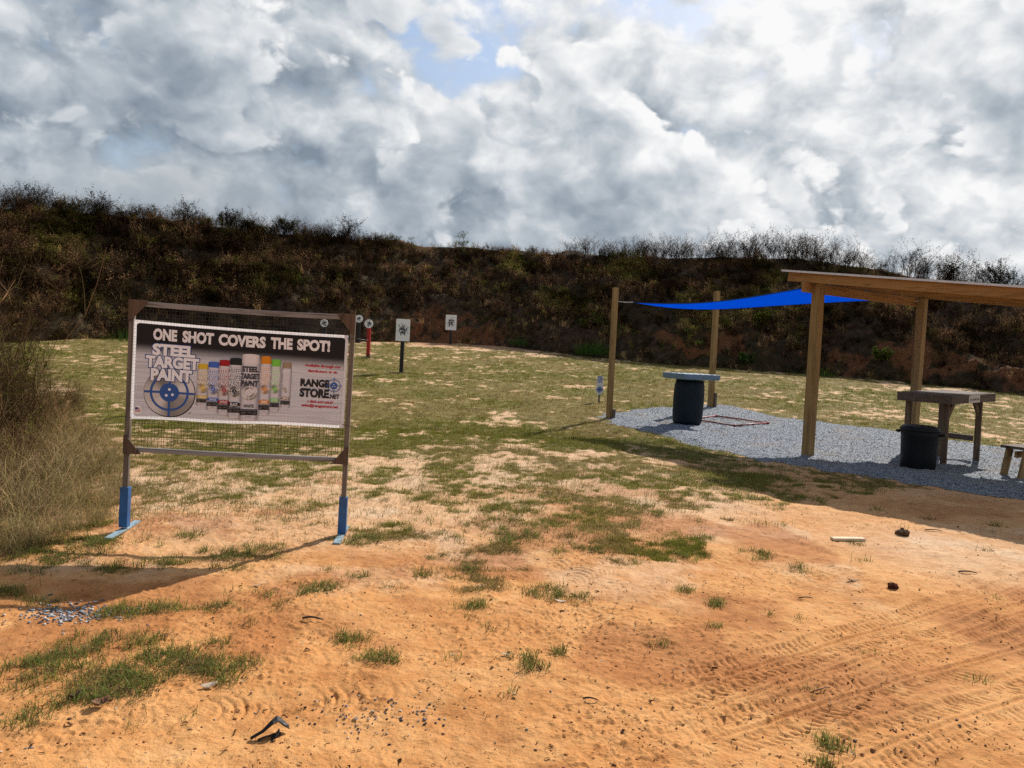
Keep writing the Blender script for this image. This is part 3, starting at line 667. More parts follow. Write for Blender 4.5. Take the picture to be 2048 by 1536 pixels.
n = 9000
r_ = 2.5 + 9 * rng.uniform(0, 1, n) ** 1.3; a_ = rng.uniform(-.70, .70, n); x_, y_ = r_ * np.sin(a_), r_ * np.cos(a_)
kk = (fbm(x_, y_, 1.4, 3, 401) + .25 * clump_mask(x_, y_) > rng.uniform(.35, .72, n)) & (pad_mask(x_, y_) < -.05); x_, y_ = x_[kk], y_[kk]; n = len(x_)
L_ = rng.uniform(.006, .024, n) * (1 + .8 * (rng.uniform(0, 1, n) > .93)); an = rng.uniform(0, 6.28, n); d = np.stack([np.cos(an), np.sin(an), rng.uniform(-.05, .25, n)], 1) * L_[:, None]
sd = np.stack([-np.sin(an), np.cos(an), rng.uniform(-.6, .6, n)], 1) * (L_ * rng.uniform(.06, .22, n))[:, None]
p0 = np.stack([x_, y_, ground_z(x_, y_) + .003], 1); bend_ = np.stack([rng.normal(0, .15, n) * L_, rng.normal(0, .15, n) * L_, rng.uniform(0, .25, n) * L_], 1)
V = np.stack([p0 - sd, p0 + sd, p0 + d * .5 + bend_ + sd, p0 + d * .5 + bend_ - sd, p0 + d + sd * .4, p0 + d - sd * .4], 1).reshape(-1, 3)
b = (np.arange(n) * 6)[:, None, None]; Q = (np.array([[0, 1, 2, 3], [3, 2, 4, 5]])[None] + b).reshape(-1, 4)
pal = np.array([[.09, .045, .025], [.05, .03, .02], [.22, .12, .06], [.46, .33, .20], [.16, .08, .04]])
stuff('litter', (V, Q, np.repeat(pal[rng.choice(5, n, p=[.3, .2, .2, .12, .18])] * rng.uniform(.7, 1.2, (n, 1)), 6, 0)), BRUSH, 'tiny bits of twig, bark and straw strewn over the clay', 'litter')

# ------------------------------------------------------------------ solid builder
class MB:
    def __init__(s): s.V = []; s.F = []; s.S = []
    def add(s, vs, fs, smooth=False):
        b = len(s.V); s.V += [Vector(v) for v in vs]; s.F += [tuple(b + i for i in f) for f in fs]; s.S += [smooth] * len(fs); return s
    def box(s, x0, x1, y0, y1, z0, z1, mat=None):
        vs = [Vector((x, y, z)) for z in (z0, z1) for x, y in ((x0, y0), (x1, y0), (x1, y1), (x0, y1))]
        if mat is not None: vs = [mat @ v for v in vs]
        return s.add(vs, [(3, 2, 1, 0), (4, 5, 6, 7), (0, 1, 5, 4), (1, 2, 6, 5), (2, 3, 7, 6), (3, 0, 4, 7)])
    def bar(s, p, q_, w, h, ref=(0, 0, 1)):
        p = Vector(p); q_ = Vector(q_); d = (q_ - p).normalized(); ref = Vector(ref)
        a = d.cross(ref); a = a.normalized() if a.length > 1e-4 else Vector((1, 0, 0)); b = a.cross(d).normalized()
        vs = [o + a * (i * w / 2) + b * (j * h / 2) for o in (p, q_) for i, j in ((-1, -1), (1, -1), (1, 1), (-1, 1))]
        return s.add(vs, [(3, 2, 1, 0), (4, 5, 6, 7), (0, 1, 5, 4), (1, 2, 6, 5), (2, 3, 7, 6), (3, 0, 4, 7)])
    def tube(s, pts, rad, n=8, cap=True):
        pts = [Vector(p) for p in pts]; rr = rad if isinstance(rad, (list, tuple)) else [rad] * len(pts); vs = []
        for k, p in enumerate(pts):
            d = (pts[min(k + 1, len(pts) - 1)] - pts[max(k - 1, 0)]).normalized()
            ref = Vector((0, 0, 1)) if abs(d.z) < .9 else Vector((1, 0, 0)); a = d.cross(ref).normalized(); b = a.cross(d)
            vs += [p + (a * math.cos(t) + b * math.sin(t)) * rr[k] for t in [2 * math.pi * i / n for i in range(n)]]
        fs = [(k * n + i, k * n + (i + 1) % n, (k + 1) * n + (i + 1) % n, (k + 1) * n + i) for k in range(len(pts) - 1) for i in range(n)]
        s.add(vs, fs, True)
        if cap:
            b = len(s.V) - len(vs); s.F += [tuple(b + i for i in reversed(range(n))), tuple(b + (len(pts) - 1) * n + i for i in range(n))]; s.S += [False, False]
        return s
    def lathe(s, prof, n=40, c=(0, 0, 0)):
        vs = [Vector((c[0] + r * math.cos(2 * math.pi * i / n), c[1] + r * math.sin(2 * math.pi * i / n), c[2] + z)) for r, z in prof for i in range(n)]
        fs = [(k * n + i, k * n + (i + 1) % n, (k + 1) * n + (i + 1) % n, (k + 1) * n + i) for k in range(len(prof) - 1) for i in range(n)]
        s.add(vs, fs, True); b = len(s.V) - len(vs)
        s.F += [tuple(b + i for i in reversed(range(n))), tuple(b + (len(prof) - 1) * n + i for i in range(n))]; s.S += [False, False]
        return s
    def prism(s, poly, y0, y1):
        """polygon in x,z given thickness along y"""
        n = len(poly); vs = [(x, y0, z) for x, z in poly] + [(x, y1, z) for x, z in poly]
        fs = [tuple(range(n)), tuple(reversed(range(n, 2 * n)))] + [(i, n + i, n + (i + 1) % n, (i + 1) % n) for i in range(n)]
        return s.add(vs, fs)
    def build(s, name, mat, parent=None, bevel=0.0, segs=2):
        me = bpy.data.meshes.new(name); me.from_pydata([tuple(v) for v in s.V], [], s.F)
        me.polygons.foreach_set('use_smooth', s.S); me.update()
        bm = bmesh.new(); bm.from_mesh(me); bmesh.ops.recalc_face_normals(bm, faces=bm.faces)
        if bevel:
            eds = [e for e in bm.edges if len(e.link_faces) == 2 and e.calc_face_angle() > .6]
            bmesh.ops.bevel(bm, geom=eds, offset=bevel, segments=segs, profile=.6, affect='EDGES', clamp_overlap=True)
        bm.to_mesh(me); bm.free()
        return link_mesh(name, me, mat, parent)

def mat_wood(name, dark, lite, axis=2, rough=.75, grain=1.0, knots=True, weather=0.0):
    m, g, out = new_mat(name); tc = coords(g); oi = g.n('ShaderNodeObjectInfo').outputs['Random']
    x, y, z = g.sep(g.vmath('ADD', tc, g.comb(g.mul(oi, 7.0), g.mul(oi, 3.0), g.mul(oi, 5.0))))
    k = [22.0, 22.0, 22.0]; k[axis] = 1.1
    pv = g.comb(g.mul(x, k[0]), g.mul(y, k[1]), g.mul(z, k[2]))
    kn = [4.5, 4.5, 4.5]; kn[axis] = 1.3
    kv = g.comb(g.mul(x, kn[0]), g.mul(y, kn[1]), g.mul(z, kn[2]))
    kd = g.voro(kv, 1.0, 'F1'); ring = g.step(kd, .0, .30, 1, 0)
    w = g.noise(g.vmath('ADD', pv, g.comb(g.mul(ring, 1.5), g.mul(ring, 1.5), g.mul(ring, 1.5))), 1.0, 6, .6, .8)
    c = g.ramp(w, [(.28, dark), (.52, lite), (.75, tuple(min(1, v * 1.18) for v in lite))])
    if knots: c = g.mix(g.step(kd, .05, .11, .8, 0), c, tuple(v * .35 for v in dark))
    crack = g.step(g.noise(pv, 2.6, 2, .5), .66, .70)
    c = g.mix(g.mul(crack, .55), c, tuple(v * .3 for v in dark))
    if weather: c = g.mix(g.mul(g.step(g.noise(tc, 3.0, 4, .6), .35, .65), weather), c, (.16, .155, .145))
    principled(g, out, c, rough, .25, bump(g, g.sub(w, g.mul(crack, .8)), .5 * grain, .004)); return m
PINE_Z = mat_wood('pine_post', (.15, .080, .028), (0.318, 0.206, 0.082), 2)
PINE_X = mat_wood('pine_beam', (.17, .082, .026), (0.353, 0.198, 0.071), 0)
PINE_Y = mat_wood('pine_rafter', (.18, .085, .026), (0.361, 0.198, 0.069), 1)
GREY_X = mat_wood('weathered_rail', (.105, .098, .092), (.26, .245, .235), 0, .85, 1.4, False)
GREY_Z = mat_wood('weathered_post', (.065, .054, .044), (.17, .14, .112), 2, .85, 1.4, False)
GUSS = mat_wood('weathered_plywood', (.040, .026, .018), (.115, .076, .052), 2, .85, 1.2)
BENCH_X = mat_wood('old_bench_x', (.042, .030, .023), (.135, .098, .075), 0, .85, 1.3, True, .15)
BENCH_Z = mat_wood('old_bench_z', (.055, .038, .026), (.165, .112, .072), 2, .85, 1.3)
def mat_plain(name, col, rough=.6, spec=.4, var=.25, metal=0., bs=.0, scale=12, coat=0):
    m, g, out = new_mat(name); p = coords(g); n_ = g.noise(p, scale, 5, .62)
    c = g.mix(1.0, col, g.ramp(n_, [(.3, (1 - var,) * 3), (.7, (1 + var * .4,) * 3)]), 'MULTIPLY')
    nb = bump(g, g.noise(p, scale * 8, 3, .6), bs, .002) if bs else None
    principled(g, out, c, g.step(n_, .3, .7, max(.05, rough - .1), rough + .1), spec, nb, metal); return m
BLUE_STEEL = mat_plain('blue_painted_steel', (.018, .11, .30), .45, .5, .35)
BLUE_WORN = mat_plain('worn_blue_paint', (.27, .38, .45), .6, .4, .5, scale=30)
BLACK = mat_plain('black_paint', (.012, .012, .013), .5, .4, .4)
RED = mat_plain('red_paint', (.42, .018, .014), .5, .4, .35)
REDPIPE = mat_plain('faded_red_pipe', (.30, .065, .060), .5, .4, .3)
BARREL = mat_plain('dark_blue_plastic', (.005, .014, .022), .55, .25, .3, bs=.1)
LID = mat_plain('slate_blue_plastic', (.16, .255, .33), .45, .45, .2)
LIDIN = mat_plain('slate_blue_recess', (.12, .20, .27), .5, .4, .2)
BIN = mat_plain('black_plastic', (.007, .010, .013), .55, .25, .3, bs=.08)
DIRTYSTEEL = mat_plain('rusty_steel', (.10, .055, .035), .8, .3, .5, scale=20)
ROPE = mat_plain('white_rope', (.55, .58, .58), .8, .2, .2)
TIE = mat_plain('black_tie', (.012, .012, .012), .5, .4, .2)
SHINY = mat_plain('galvanised_sheet', (.74, .75, .76), .4, .5, .15, metal=.25)

# ------------------------------------------------------------------ flat print helper: everything printed on the banner follows the cloth
def text_geo(txt, x0, x1, z0, z1, fat=.0, spacing=1.0):
    cu = bpy.data.curves.new('t', 'FONT'); cu.body = txt; cu.resolution_u = 3; cu.fill_mode = 'FRONT'; cu.dimensions = '2D'; cu.offset = fat; cu.space_character = spacing
    o = bpy.data.objects.new('t', cu); C.objects.link(o); bpy.context.view_layer.update()
    ev = o.evaluated_get(bpy.context.evaluated_depsgraph_get()); me = bpy.data.meshes.new_from_object(ev)
    v = np.array([x.co[:2] for x in me.vertices]); f = [tuple(p.vertices) for p in me.polygons]
    bpy.data.objects.remove(o); bpy.data.curves.remove(cu); bpy.data.meshes.remove(me)
    mn = v.min(0); mx = v.max(0); v = (v - mn) / (mx - mn)
    return [(x0 + (x1 - x0) * a, z0 + (z1 - z0) * b) for a, b in v], f
def disc(cx, cz, r, n=40, r2=None):
    if r2 is None:
        return [(cx + r * math.cos(2 * math.pi * i / n), cz + r * math.sin(2 * math.pi * i / n)) for i in range(n)], [tuple(range(n))]
    v = [(cx + q_ * math.cos(2 * math.pi * i / n), cz + q_ * math.sin(2 * math.pi * i / n)) for q_ in (r, r2) for i in range(n)]
    return v, [(i, (i + 1) % n, n + (i + 1) % n, n + i) for i in range(n)]
def rect(x0, x1, z0, z1): return [(x0, z0), (x1, z0), (x1, z1), (x0, z1)], [(0, 1, 2, 3)]
def rrect(x0, x1, z0, z1, r, n=6):
    v = []
    for cx, cz, a in ((x1 - r, z1 - r, 0), (x0 + r, z1 - r, 90), (x0 + r, z0 + r, 180), (x1 - r, z0 + r, 270)):
        v += [(cx + r * math.cos(R(a + 90 * k / n)), cz + r * math.sin(R(a + 90 * k / n))) for k in range(n + 1)]
    return v, [tuple(range(len(v)))]

# ------------------------------------------------------------------ banner frame
SX, SY = -2.14, 6.01
frame = thing('wooden_stand', (SX, SY, gz1(SX, SY)), 'weathered wooden frame with netting on two blue steel feet', 'banner stand', rz=math.atan2(.14, 1.66), ry=R(1.1))
HW = .838
for sgn in (-1, 1):
    MB().box(sgn * HW - .019, sgn * HW + .019, -.019, .019, .05, 1.775).build('post', GREY_Z, frame, .003)
def rail(z0, z1, bow):
    mb = MB(); n = 10; vs = []; fs = []
    for k in range(n + 1):
        x = -HW + .021 + (2 * HW - .042) * k / n; d = bow * (1 - (2 * k / n - 1) ** 2)
        vs += [(x, -.019, z0 + d), (x, .019, z0 + d), (x, .019, z1 + d), (x, -.019, z1 + d)]
    for k in range(n): fs += [(4 * k + i, 4 * k + 4 + i, 4 * k + 4 + (i + 1) % 4, 4 * k + (i + 1) % 4) for i in range(4)]
    fs += [(0, 1, 2, 3), (4 * n + 3, 4 * n + 2, 4 * n + 1, 4 * n)]
    return mb.add(vs, fs).build('rail', GREY_X, frame, .003)
rail(1.735, 1.775, -.012); rail(.605, .640, -.004)
for sgn in (-1, 1):
    x0 = sgn * (HW + .021); x1 = sgn * (HW - .120)
    MB().prism([(x0, 1.78), (x1, 1.78), (sgn * (HW - .10), 1.737), (sgn * (HW - .012), 1.635), (x0, 1.62)], -.034, -.0205).build('gusset', GUSS, frame, .002)
    MB().prism([(x0, .59), (x1 + sgn * .0, .59), (x1 + sgn * .02, .605), (sgn * (HW - .012), .715), (x0, .735)], -.034, -.0205).build('gusset', GUSS, frame, .002)
for sgn in (-1, 1):
    MB().box(sgn * HW - .032, sgn * HW + .032, -.032, .032, .012, .325).build('foot_socket', BLUE_STEEL, frame, .004)
    fz = max(gz1(SX + sgn * HW * .996 + .02 * q_, SY + sgn * .07 + q_) for q_ in (-.28, -.14, 0, .14, .25)) - frame.location.z + sgn * HW * math.sin(R(1.1)) + .004
    MB().box(sgn * HW - .026, sgn * HW + .026, -.29, .27, fz - .006, fz + .008).build('foot_plate', BLUE_WORN, frame, .002)
net = MB()
for k in range(1, 66):
    x = -HW + .019 + k * (2 * HW - .038) / 66
    zz = [.64, 1.0, 1.4, 1.725]; net.tube([(x + .004 * math.sin(k * 2.1 + z_ * 3), .022 + .003 * math.sin(k + z_), z_) for z_ in zz], .0013, 4, False)
for k in range(1, 46):
    z = .635 + k * (1.73 - .635) / 46
    net.tube([(x_, .0235 + .003 * math.sin(k * 1.7 + x_ * 3), z + .005 * math.sin(k * 1.3 + x_ * 2)) for x_ in np.linspace(-HW + .019, HW - .019, 8)], .0013, 4, False)
net.build('netting', TIE, frame)

# ------------------------------------------------------------------ banner
ban = thing('banner', frame.location, 'wide black and silver banner picturing a row of spray paint cans', 'banner', rz=frame.rotation_euler.z, ry=frame.rotation_euler.y)
BX0, BX1, BZ0, BZ1 = -.812, .812, .862, 1.628
def cloth(x, z, lay):
    u = (x - BX0) / (BX1 - BX0); v = (z - BZ0) / (BZ1 - BZ0)
    y = .006 * math.sin(u * 9 + v * 2) * math.sin(math.pi * v) + .004 * math.sin(u * 23 + 5 * v) * v + .006 * math.cos(3 * u + v * 7)
    zz = z - .010 * math.sin(math.pi * u) * (v) - .016 * u * v + .022 * u * (1 - v) + .004 * math.sin(u * 11) * (1 - v)
    return (x, -.036 + y * .55 - lay * .0009, zz)
def print_mat(name, col, tr=.0, rough=.5):
    m, g, out = new_mat(name)
    b = g.n('ShaderNodeBsdfPrincipled'); g.put(b.inputs['Base Color'], col); b.inputs['Roughness'].default_value = rough; b.inputs['Specular IOR Level'].default_value = .3
    t_ = g.n('ShaderNodeBsdfTranslucent'); g.put(t_.inputs[0], col); mx = g.n('ShaderNodeMixShader'); mx.inputs[0].default_value = tr
    g.t.links.new(b.outputs[0], mx.inputs[1]); g.t.links.new(t_.outputs[0], mx.inputs[2]); g.t.links.new(mx.outputs[0], out.inputs[0]); return m, g
def printed(name, geos, mat, lay, parent=None):
    vs, fs = [], []
    for v, f in geos:
        b = len(vs); vs += [cloth(x, z, lay) for x, z in v]; fs += [tuple(b + i for i in q_) for q_ in f]
    me = bpy.data.meshes.new(name); me.from_pydata(vs, [], fs); me.update()
    return link_mesh(name, me, mat, parent or ban)
def grid(x0, x1, z0, z1, nx_, nz_):
    v = [(x0 + (x1 - x0) * i / nx_, z0 + (z1 - z0) * j / nz_) for j in range(nz_ + 1) for i in range(nx_ + 1)]
    return v, [(j * (nx_ + 1) + i, j * (nx_ + 1) + i + 1, (j + 1) * (nx_ + 1) + i + 1, (j + 1) * (nx_ + 1) + i) for j in range(nz_) for i in range(nx_)]
m_, g_ = print_mat('vinyl_white', (.87, .88, .91), .35); VW = m_
sheet = printed('vinyl_sheet', [grid(BX0, BX1, BZ0, BZ1, 90, 40)], VW, 0)
# printed field: black band fading into brushed silver
m_, g_ = print_mat('vinyl_field', (.5, .5, .5), .10)
pp = coords(g_); fx, fy, fz = g_.sep(pp)
br_ = g_.noise(g_.comb(g_.mul(fx, 2.2), 0.0, g_.mul(fz, 120.0)), 1.0, 4, .65)
silver = g_.ramp(br_, [(.28, (.41, .41, .44)), (.5, (.66, .66, .70)), (.72, (.79, .79, .83))])
fadez = g_.add(fz, g_.add(g_.mul(g_.sub(br_, .5), .03), g_.mul(fx, .015)))
colr = g_.mix(g_.step(fadez, 1.33, 1.445), silver, (.008, .008, .010))
for nd in g_.t.nodes:
    if nd.type in ('BSDF_PRINCIPLED', 'BSDF_TRANSLUCENT'): g_.put(nd.inputs[0], colr)
def rgrid(x0, x1, z0, z1, r):
    v, f = grid(x0, x1, z0, z1, 80, 36); out_ = []
    for x, z in v:
        cx = min(max(x, x0 + r), x1 - r); cz = min(max(z, z0 + r), z1 - r); dx, dz = x - cx, z - cz
        if dx and dz:
            L = math.hypot(dx, dz)
            if L > r: x, z = cx + dx / L * r, cz + dz / L * r
        out_.append((x, z))
    return out_, f
printed('printed_field', [rgrid(BX0 + .022, BX1 - .022, BZ0 + .022, BZ1 - .022, .022)], m_, 1, sheet)
BW, BH = BX1 - BX0, BZ1 - BZ0
def U(u): return BX0 + BW * u
def Vv(v): return BZ1 - BH * v
def distressed(name, ca, cb, amt=.60):
    m_, g_ = print_mat(name, ca); p_ = coords(g_)
    nn = g_.noise(g_.vmath('MULTIPLY', p_, (1, 1, 1.6)), 55, 3, .7); c_ = g_.mix(g_.step(nn, amt, amt + .05), ca, cb)
    for nd in g_.t.nodes:
        if nd.type in ('BSDF_PRINCIPLED', 'BSDF_TRANSLUCENT'): g_.put(nd.inputs[0], c_)
    return m_
HEADW = distressed('print_worn_white', (.90, .91, .94), (.02, .02, .02), .60)
PWHITE = print_mat('print_white', (.92, .93, .96))[0]; PBLUE = print_mat('print_blue', (.030, .105, .36))[0]; PNAVY = print_mat('print_navy', (.025, .07, .26))[0]
PRED = print_mat('print_red', (.46, .02, .03))[0]; PBLACK = print_mat('print_black', (.012, .012, .014))[0]
WORNBLK = distressed('print_worn_black', (.012, .012, .012), (.5, .48, .49), .63)
PGREY = print_mat('print_grey', (.34, .34, .36))[0]
xw = [('ONE', .090, .200), ('SHOT', .225, .370), ('COVERS', .392, .612), ('THE', .635, .738), ('SPOT!', .760, .916)]
printed('headline_lettering', [text_geo(w_, U(a_), U(b_), Vv(.190), Vv(.068), .05) for w_, a_, b_ in xw], HEADW, 3, sheet)
def brushed(name, cx, cz, base=(.56, .54, .53)):
    """printed spun-metal disc: bright and dark sectors are part of the picture"""
    m_, g_ = print_mat(name, base); px__, py__, pz__ = g_.sep(coords(g_))
    an = g_.math('ARCTAN2', g_.sub(pz__, cz), g_.sub(px__, cx)); s_ = g_.math('SINE', g_.add(g_.mul(an, 2.0), .6)); s2 = g_.math('SINE', g_.mul(an, 5.0))
    f_ = g_.add(.5, g_.add(g_.mul(s_, .33), g_.mul(s2, .10)))
    c_ = g_.ramp(f_, [(.1, (.20, .19, .18)), (.5, (.44, .42, .40)), (.9, (.74, .72, .71))])
    for nd in g_.t.nodes:
        if nd.type in ('BSDF_PRINCIPLED', 'BSDF_TRANSLUCENT'): g_.put(nd.inputs[0], c_)
    return m_
dcx, dcz = U(.176), Vv(.715)
printed('disc_outline', [disc(dcx + .002, dcz - .003, .195, 64)], PBLACK, 2, sheet)
printed('metal_disc', [disc(dcx, dcz, .190, 64)], brushed('print_disc', dcx, dcz), 3, sheet)
def cross_geo(cx, cz, r, rb, wd, rr, reach):
    return [disc(cx, cz, rb, 40), disc(cx, cz, rr - wd / 2, 48, rr + wd / 2)] + [rect(*q_) for q_ in ((cx - reach, cx - rb * .9, cz - wd / 2, cz + wd / 2), (cx + rb * .9, cx + reach, cz - wd / 2, cz + wd / 2), (cx - wd / 2, cx + wd / 2, cz + rb * .9, cz + reach), (cx - wd / 2, cx + wd / 2, cz - reach, cz - rb * .9))]
printed('crosshair', cross_geo(dcx, dcz, .19, .073, .017, .138, .189), PBLUE, 4, sheet)
for a_, b_ in ((0, .024), (.024, -.016), (-.022, -.024)): printed('bullet_hole', [disc(dcx + a_, dcz + b_, .0105, 16)], PWHITE, 5, sheet)
tl_ = [('STEEL', .090, .288, .342, .222), ('TARGET', .062, .308, .468, .346), ('PAINT', .088, .278, .598, .474)]
printed('logo_outline', [text_geo(w_, U(a_) - .006, U(b_) + .006, Vv(c_) - .006, Vv(d_) + .006, .10) for w_, a_, b_, c_, d_ in tl_], PNAVY, 6, sheet)
printed('logo_lettering', [text_geo(w_, U(a_), U(b_), Vv(c_), Vv(d_), .055) for w_, a_, b_, c_, d_ in tl_], PWHITE, 7, sheet)
printed('registered_mark', [disc(U(.272), Vv(.915), .0085, 16, .0070), text_geo('R', U(.272) - .003, U(.272) + .003, Vv(.915) - .004, Vv(.915) + .004)], PBLACK, 3, sheet)
# little flag roundel
fc = (U(.032), Vv(.905)); printed('flag_roundel', [disc(fc[0], fc[1], .033, 28)], PWHITE, 3, sheet)
printed('flag_stripe', [rect(fc[0] - .018, fc[0] + .022, fc[1] - .017 + .009 * k, fc[1] - .0125 + .009 * k) for k in range(4)], PRED, 4, sheet)
printed('flag_canton', [rect(fc[0] - .018, fc[0] + .003, fc[1] + .001, fc[1] + .020)], PNAVY, 5, sheet)
# the row of cans
def canmat(name, cx, hw, base, edge):
    m_, g_ = print_mat(name, base); px__, _, pz__ = g_.sep(coords(g_)); u_ = g_.math('ABSOLUTE', g_.math('DIVIDE', g_.sub(px__, cx), hw))
    c_ = g_.mix(g_.step(u_, .45, 1.0), base, edge)
    for nd in g_.t.nodes:
        if nd.type in ('BSDF_PRINCIPLED', 'BSDF_TRANSLUCENT'): g_.put(nd.inputs[0], c_)
    return m_
cans = [('yellow', .300, .358, .380, .456, .855, (.72, .50, .03)), ('tan', .693, .740, .312, .400, .845, (.36, .28, .19)), ('blue', .349, .408, .352, .432, .890, (.05, .14, .55)), ('green', .640, .690, .290, .385, .882, (.20, .62, .07)),
        ('red', .400, .460, .325, .408, .925, (.38, .008, .014)), ('orange', .592, .645, .262, .362, .920, (.75, .27, .01)), ('black', .448, .510, .297, .390, .958, (.012, .016, .018)), ('white', .503, .592, .248, .365, .985, (.80, .76, .77))]
cans = [(n_, a, b, c_ + .012, d - .004, e - .022, f) for n_, a, b, c_, d, e, f in cans]
for k, (cn, ua, ub, vt, vc, vb, colr) in enumerate(cans):
    x0, x1 = U(ua), U(ub); cx = (x0 + x1) / 2; hw = (x1 - x0) / 2; L = 3 + 3 * (k // 2) + (k % 2) * .0; zt, zc, zb = Vv(vt), Vv(vc), Vv(vb)
    body = [(x0, zc)] + [(x0, zb + .012)] + [(cx + hw * math.cos(R(180 + 180 * i / 12)), zb + .012 + .016 * math.sin(R(180 + 180 * i / 12))) for i in range(1, 12)] + [(x1, zb + .012), (x1, zc), (x1 - hw * .06, zc + .006), (x0 + hw * .06, zc + .006)]
    ob = printed('spray_can', [(body, [tuple(range(len(body)))])], canmat('can_' + cn, cx, hw, (.70, .68, .72), (.33, .32, .36)), L, sheet)
    cap_ = [(x0 + hw * .08, zc + .002), (x0 + hw * .10, zt - .008)] + [(cx + hw * .9 * math.cos(R(180 - 180 * i / 8)), zt - .008 + .009 * math.sin(R(180 - 180 * i / 8))) for i in range(1, 8)] + [(x1 - hw * .10, zt - .008), (x1 - hw * .08, zc + .002)]
    lite = tuple(min(1, v) for v in colr); PC = canmat('cap_' + cn, cx, hw, lite, tuple(v * .62 for v in lite))
    printed('can_cap', [(cap_, [tuple(range(len(cap_)))])], PC, L + .4, ob)
    zz = zc; hh = zc - zb
    txtm = PGREY if cn == 'white' else PC
    if cn == 'white': txtm = print_mat('print_dark_grey', (.06, .06, .075))[0]
    lines = ['STEEL', 'TARGET', 'PAINT']
    vis0, vis1 = x0 + .003, x1 - .003
    ogeo = []; igeo = []
    for i_, w_ in enumerate(lines):
        a1 = zz - hh * (.045 + .125 * i_); a0 = a1 - hh * .105; wd = hw * (.86, 1.0, .88)[i_] * 1.03
        ogeo.append(text_geo(w_, cx - wd, cx + wd, a0, a1, .07)); igeo.append(text_geo(w_, cx - wd + .0012, cx + wd - .0012, a0 + .0014, a1 - .0014, .012))
    def clip(geo):
        v, f = geo; return [(min(max(x, vis0), vis1), z) for x, z in v], f
    if cn not in ('white',): printed('can_lettering', [clip(q_) for q_ in ogeo], PC if cn in ('yellow', 'red', 'orange', 'green', 'tan', 'blue') else PBLACK, L + .6, ob)
    else: printed('can_lettering', [clip(q_) for q_ in ogeo], txtm, L + .6, ob)
    if cn != 'white': printed('can_letter_fill', [clip(q_) for q_ in igeo], PWHITE, L + .9, ob)
    tz = zz - hh * .50; rd = hw * .88
    printed('can_disc', [disc(cx, tz, rd, 32)], brushed('disc_' + cn, cx, tz), L + .5, ob)
    printed('can_crosshair', cross_geo(cx, tz, rd, rd * .42, rd * .08, rd * .74, rd), PC, L + .8, ob)
    for a_, b_ in ((0, .14), (.14, -.1), (-.14, -.12)): printed('can_bullet_hole', [disc(cx + a_ * rd, tz + b_ * rd, rd * .07, 10)], PWHITE if cn != 'white' else PGREY, L + 1.0, ob)
    cname = {'yellow': 'YELLOW', 'blue': 'LIGHT BLUE', 'red': 'HOT PLATE', 'black': 'BLACK', 'white': 'WHITE', 'orange': 'ORANGE', 'green': 'LIGHT GREEN', 'tan': 'DESERT TAN'}[cn]
    nz1 = zz - hh * .715; nz0 = zz - hh * .775
    if cn != 'white':
        printed('colour_band', [clip(([(cx + hw * 1.0 * math.cos(2 * math.pi * i / 24), (nz0 + nz1) / 2 + (nz1 - nz0) * .75 * math.sin(2 * math.pi * i / 24)) for i in range(24)], [tuple(range(24))]))], PC, L + .5, ob)
    printed('colour_name', [clip(text_geo(cname, cx - hw * .55, cx + hw * .55, nz0 + .001, nz1 - .001, .02))], PWHITE if cn != 'white' else PBLACK, L + .8, ob)
    printed('warning_panel', [rect(x0 + hw * .08, x1 - hw * .08, zz - hh * .905, zz - hh * .80)], PBLACK, L + .5, ob)
    printed('panel_lettering', [text_geo('ONE SHOT COVERS THE SPOT', x0 + hw * .14, x1 - hw * .14, zz - hh * .832, zz - hh * .812)] + [rect(x0 + hw * a_, x0 + hw * b_, zz - hh * c_ - .002, zz - hh * c_) for a_, b_, c_ in ((.25, .75, .855), (.25, .65, .875), (.95, 1.4, .86), (1.5, 1.85, .858), (1.5, 1.8, .88))], PGREY, L + .8, ob)
    printed('small_print', [text_geo('DANGER!', cx - hw * .35, cx + hw * .35, zz - hh * .938, zz - hh * .920)] + [rect(x0 + hw * .15, x1 - hw * .2, zz - hh * (.95 + .017 * i) - .0012, zz - hh * (.95 + .017 * i)) for i in range(2)], PGREY, L + .5, ob)
# right hand block
for g_l in (text_geo('Available through our', U(.800), U(.972), Vv(.368), Vv(.330), .045), text_geo('distributors or at:', U(.815), U(.957), Vv(.418), Vv(.388), .045), text_geo('1-800-637-6047', U(.822), U(.945), Vv(.748), Vv(.718), .045), text_geo('sales@rangestore.net', U(.794), U(.969), Vv(.798), Vv(.760), .045)):
    printed('red_lettering', [g_l], PRED, 3, sheet)
for g_l in (text_geo('RANGE', U(.783), U(.922), Vv(.575), Vv(.490), .06), text_geo('STORE', U(.782), U(.922), Vv(.690), Vv(.592), .06), text_geo('.NET', U(.922), U(.972), Vv(.690), Vv(.640), .05)): printed('shop_lettering', [g_l], WORNBLK, 4, sheet)
sx_, sz_ = U(.943), Vv(.548); printed('small_crosshair', cross_geo(sx_, sz_, .05, .028, .005, .050, .064), PBLUE, 5, sheet)
for a_, b_ in ((0, .009), (.009, -.006), (-.008, -.007)): printed('small_bullet_hole', [disc(sx_ + a_, sz_ + b_, .004, 10)], PWHITE, 6, sheet)
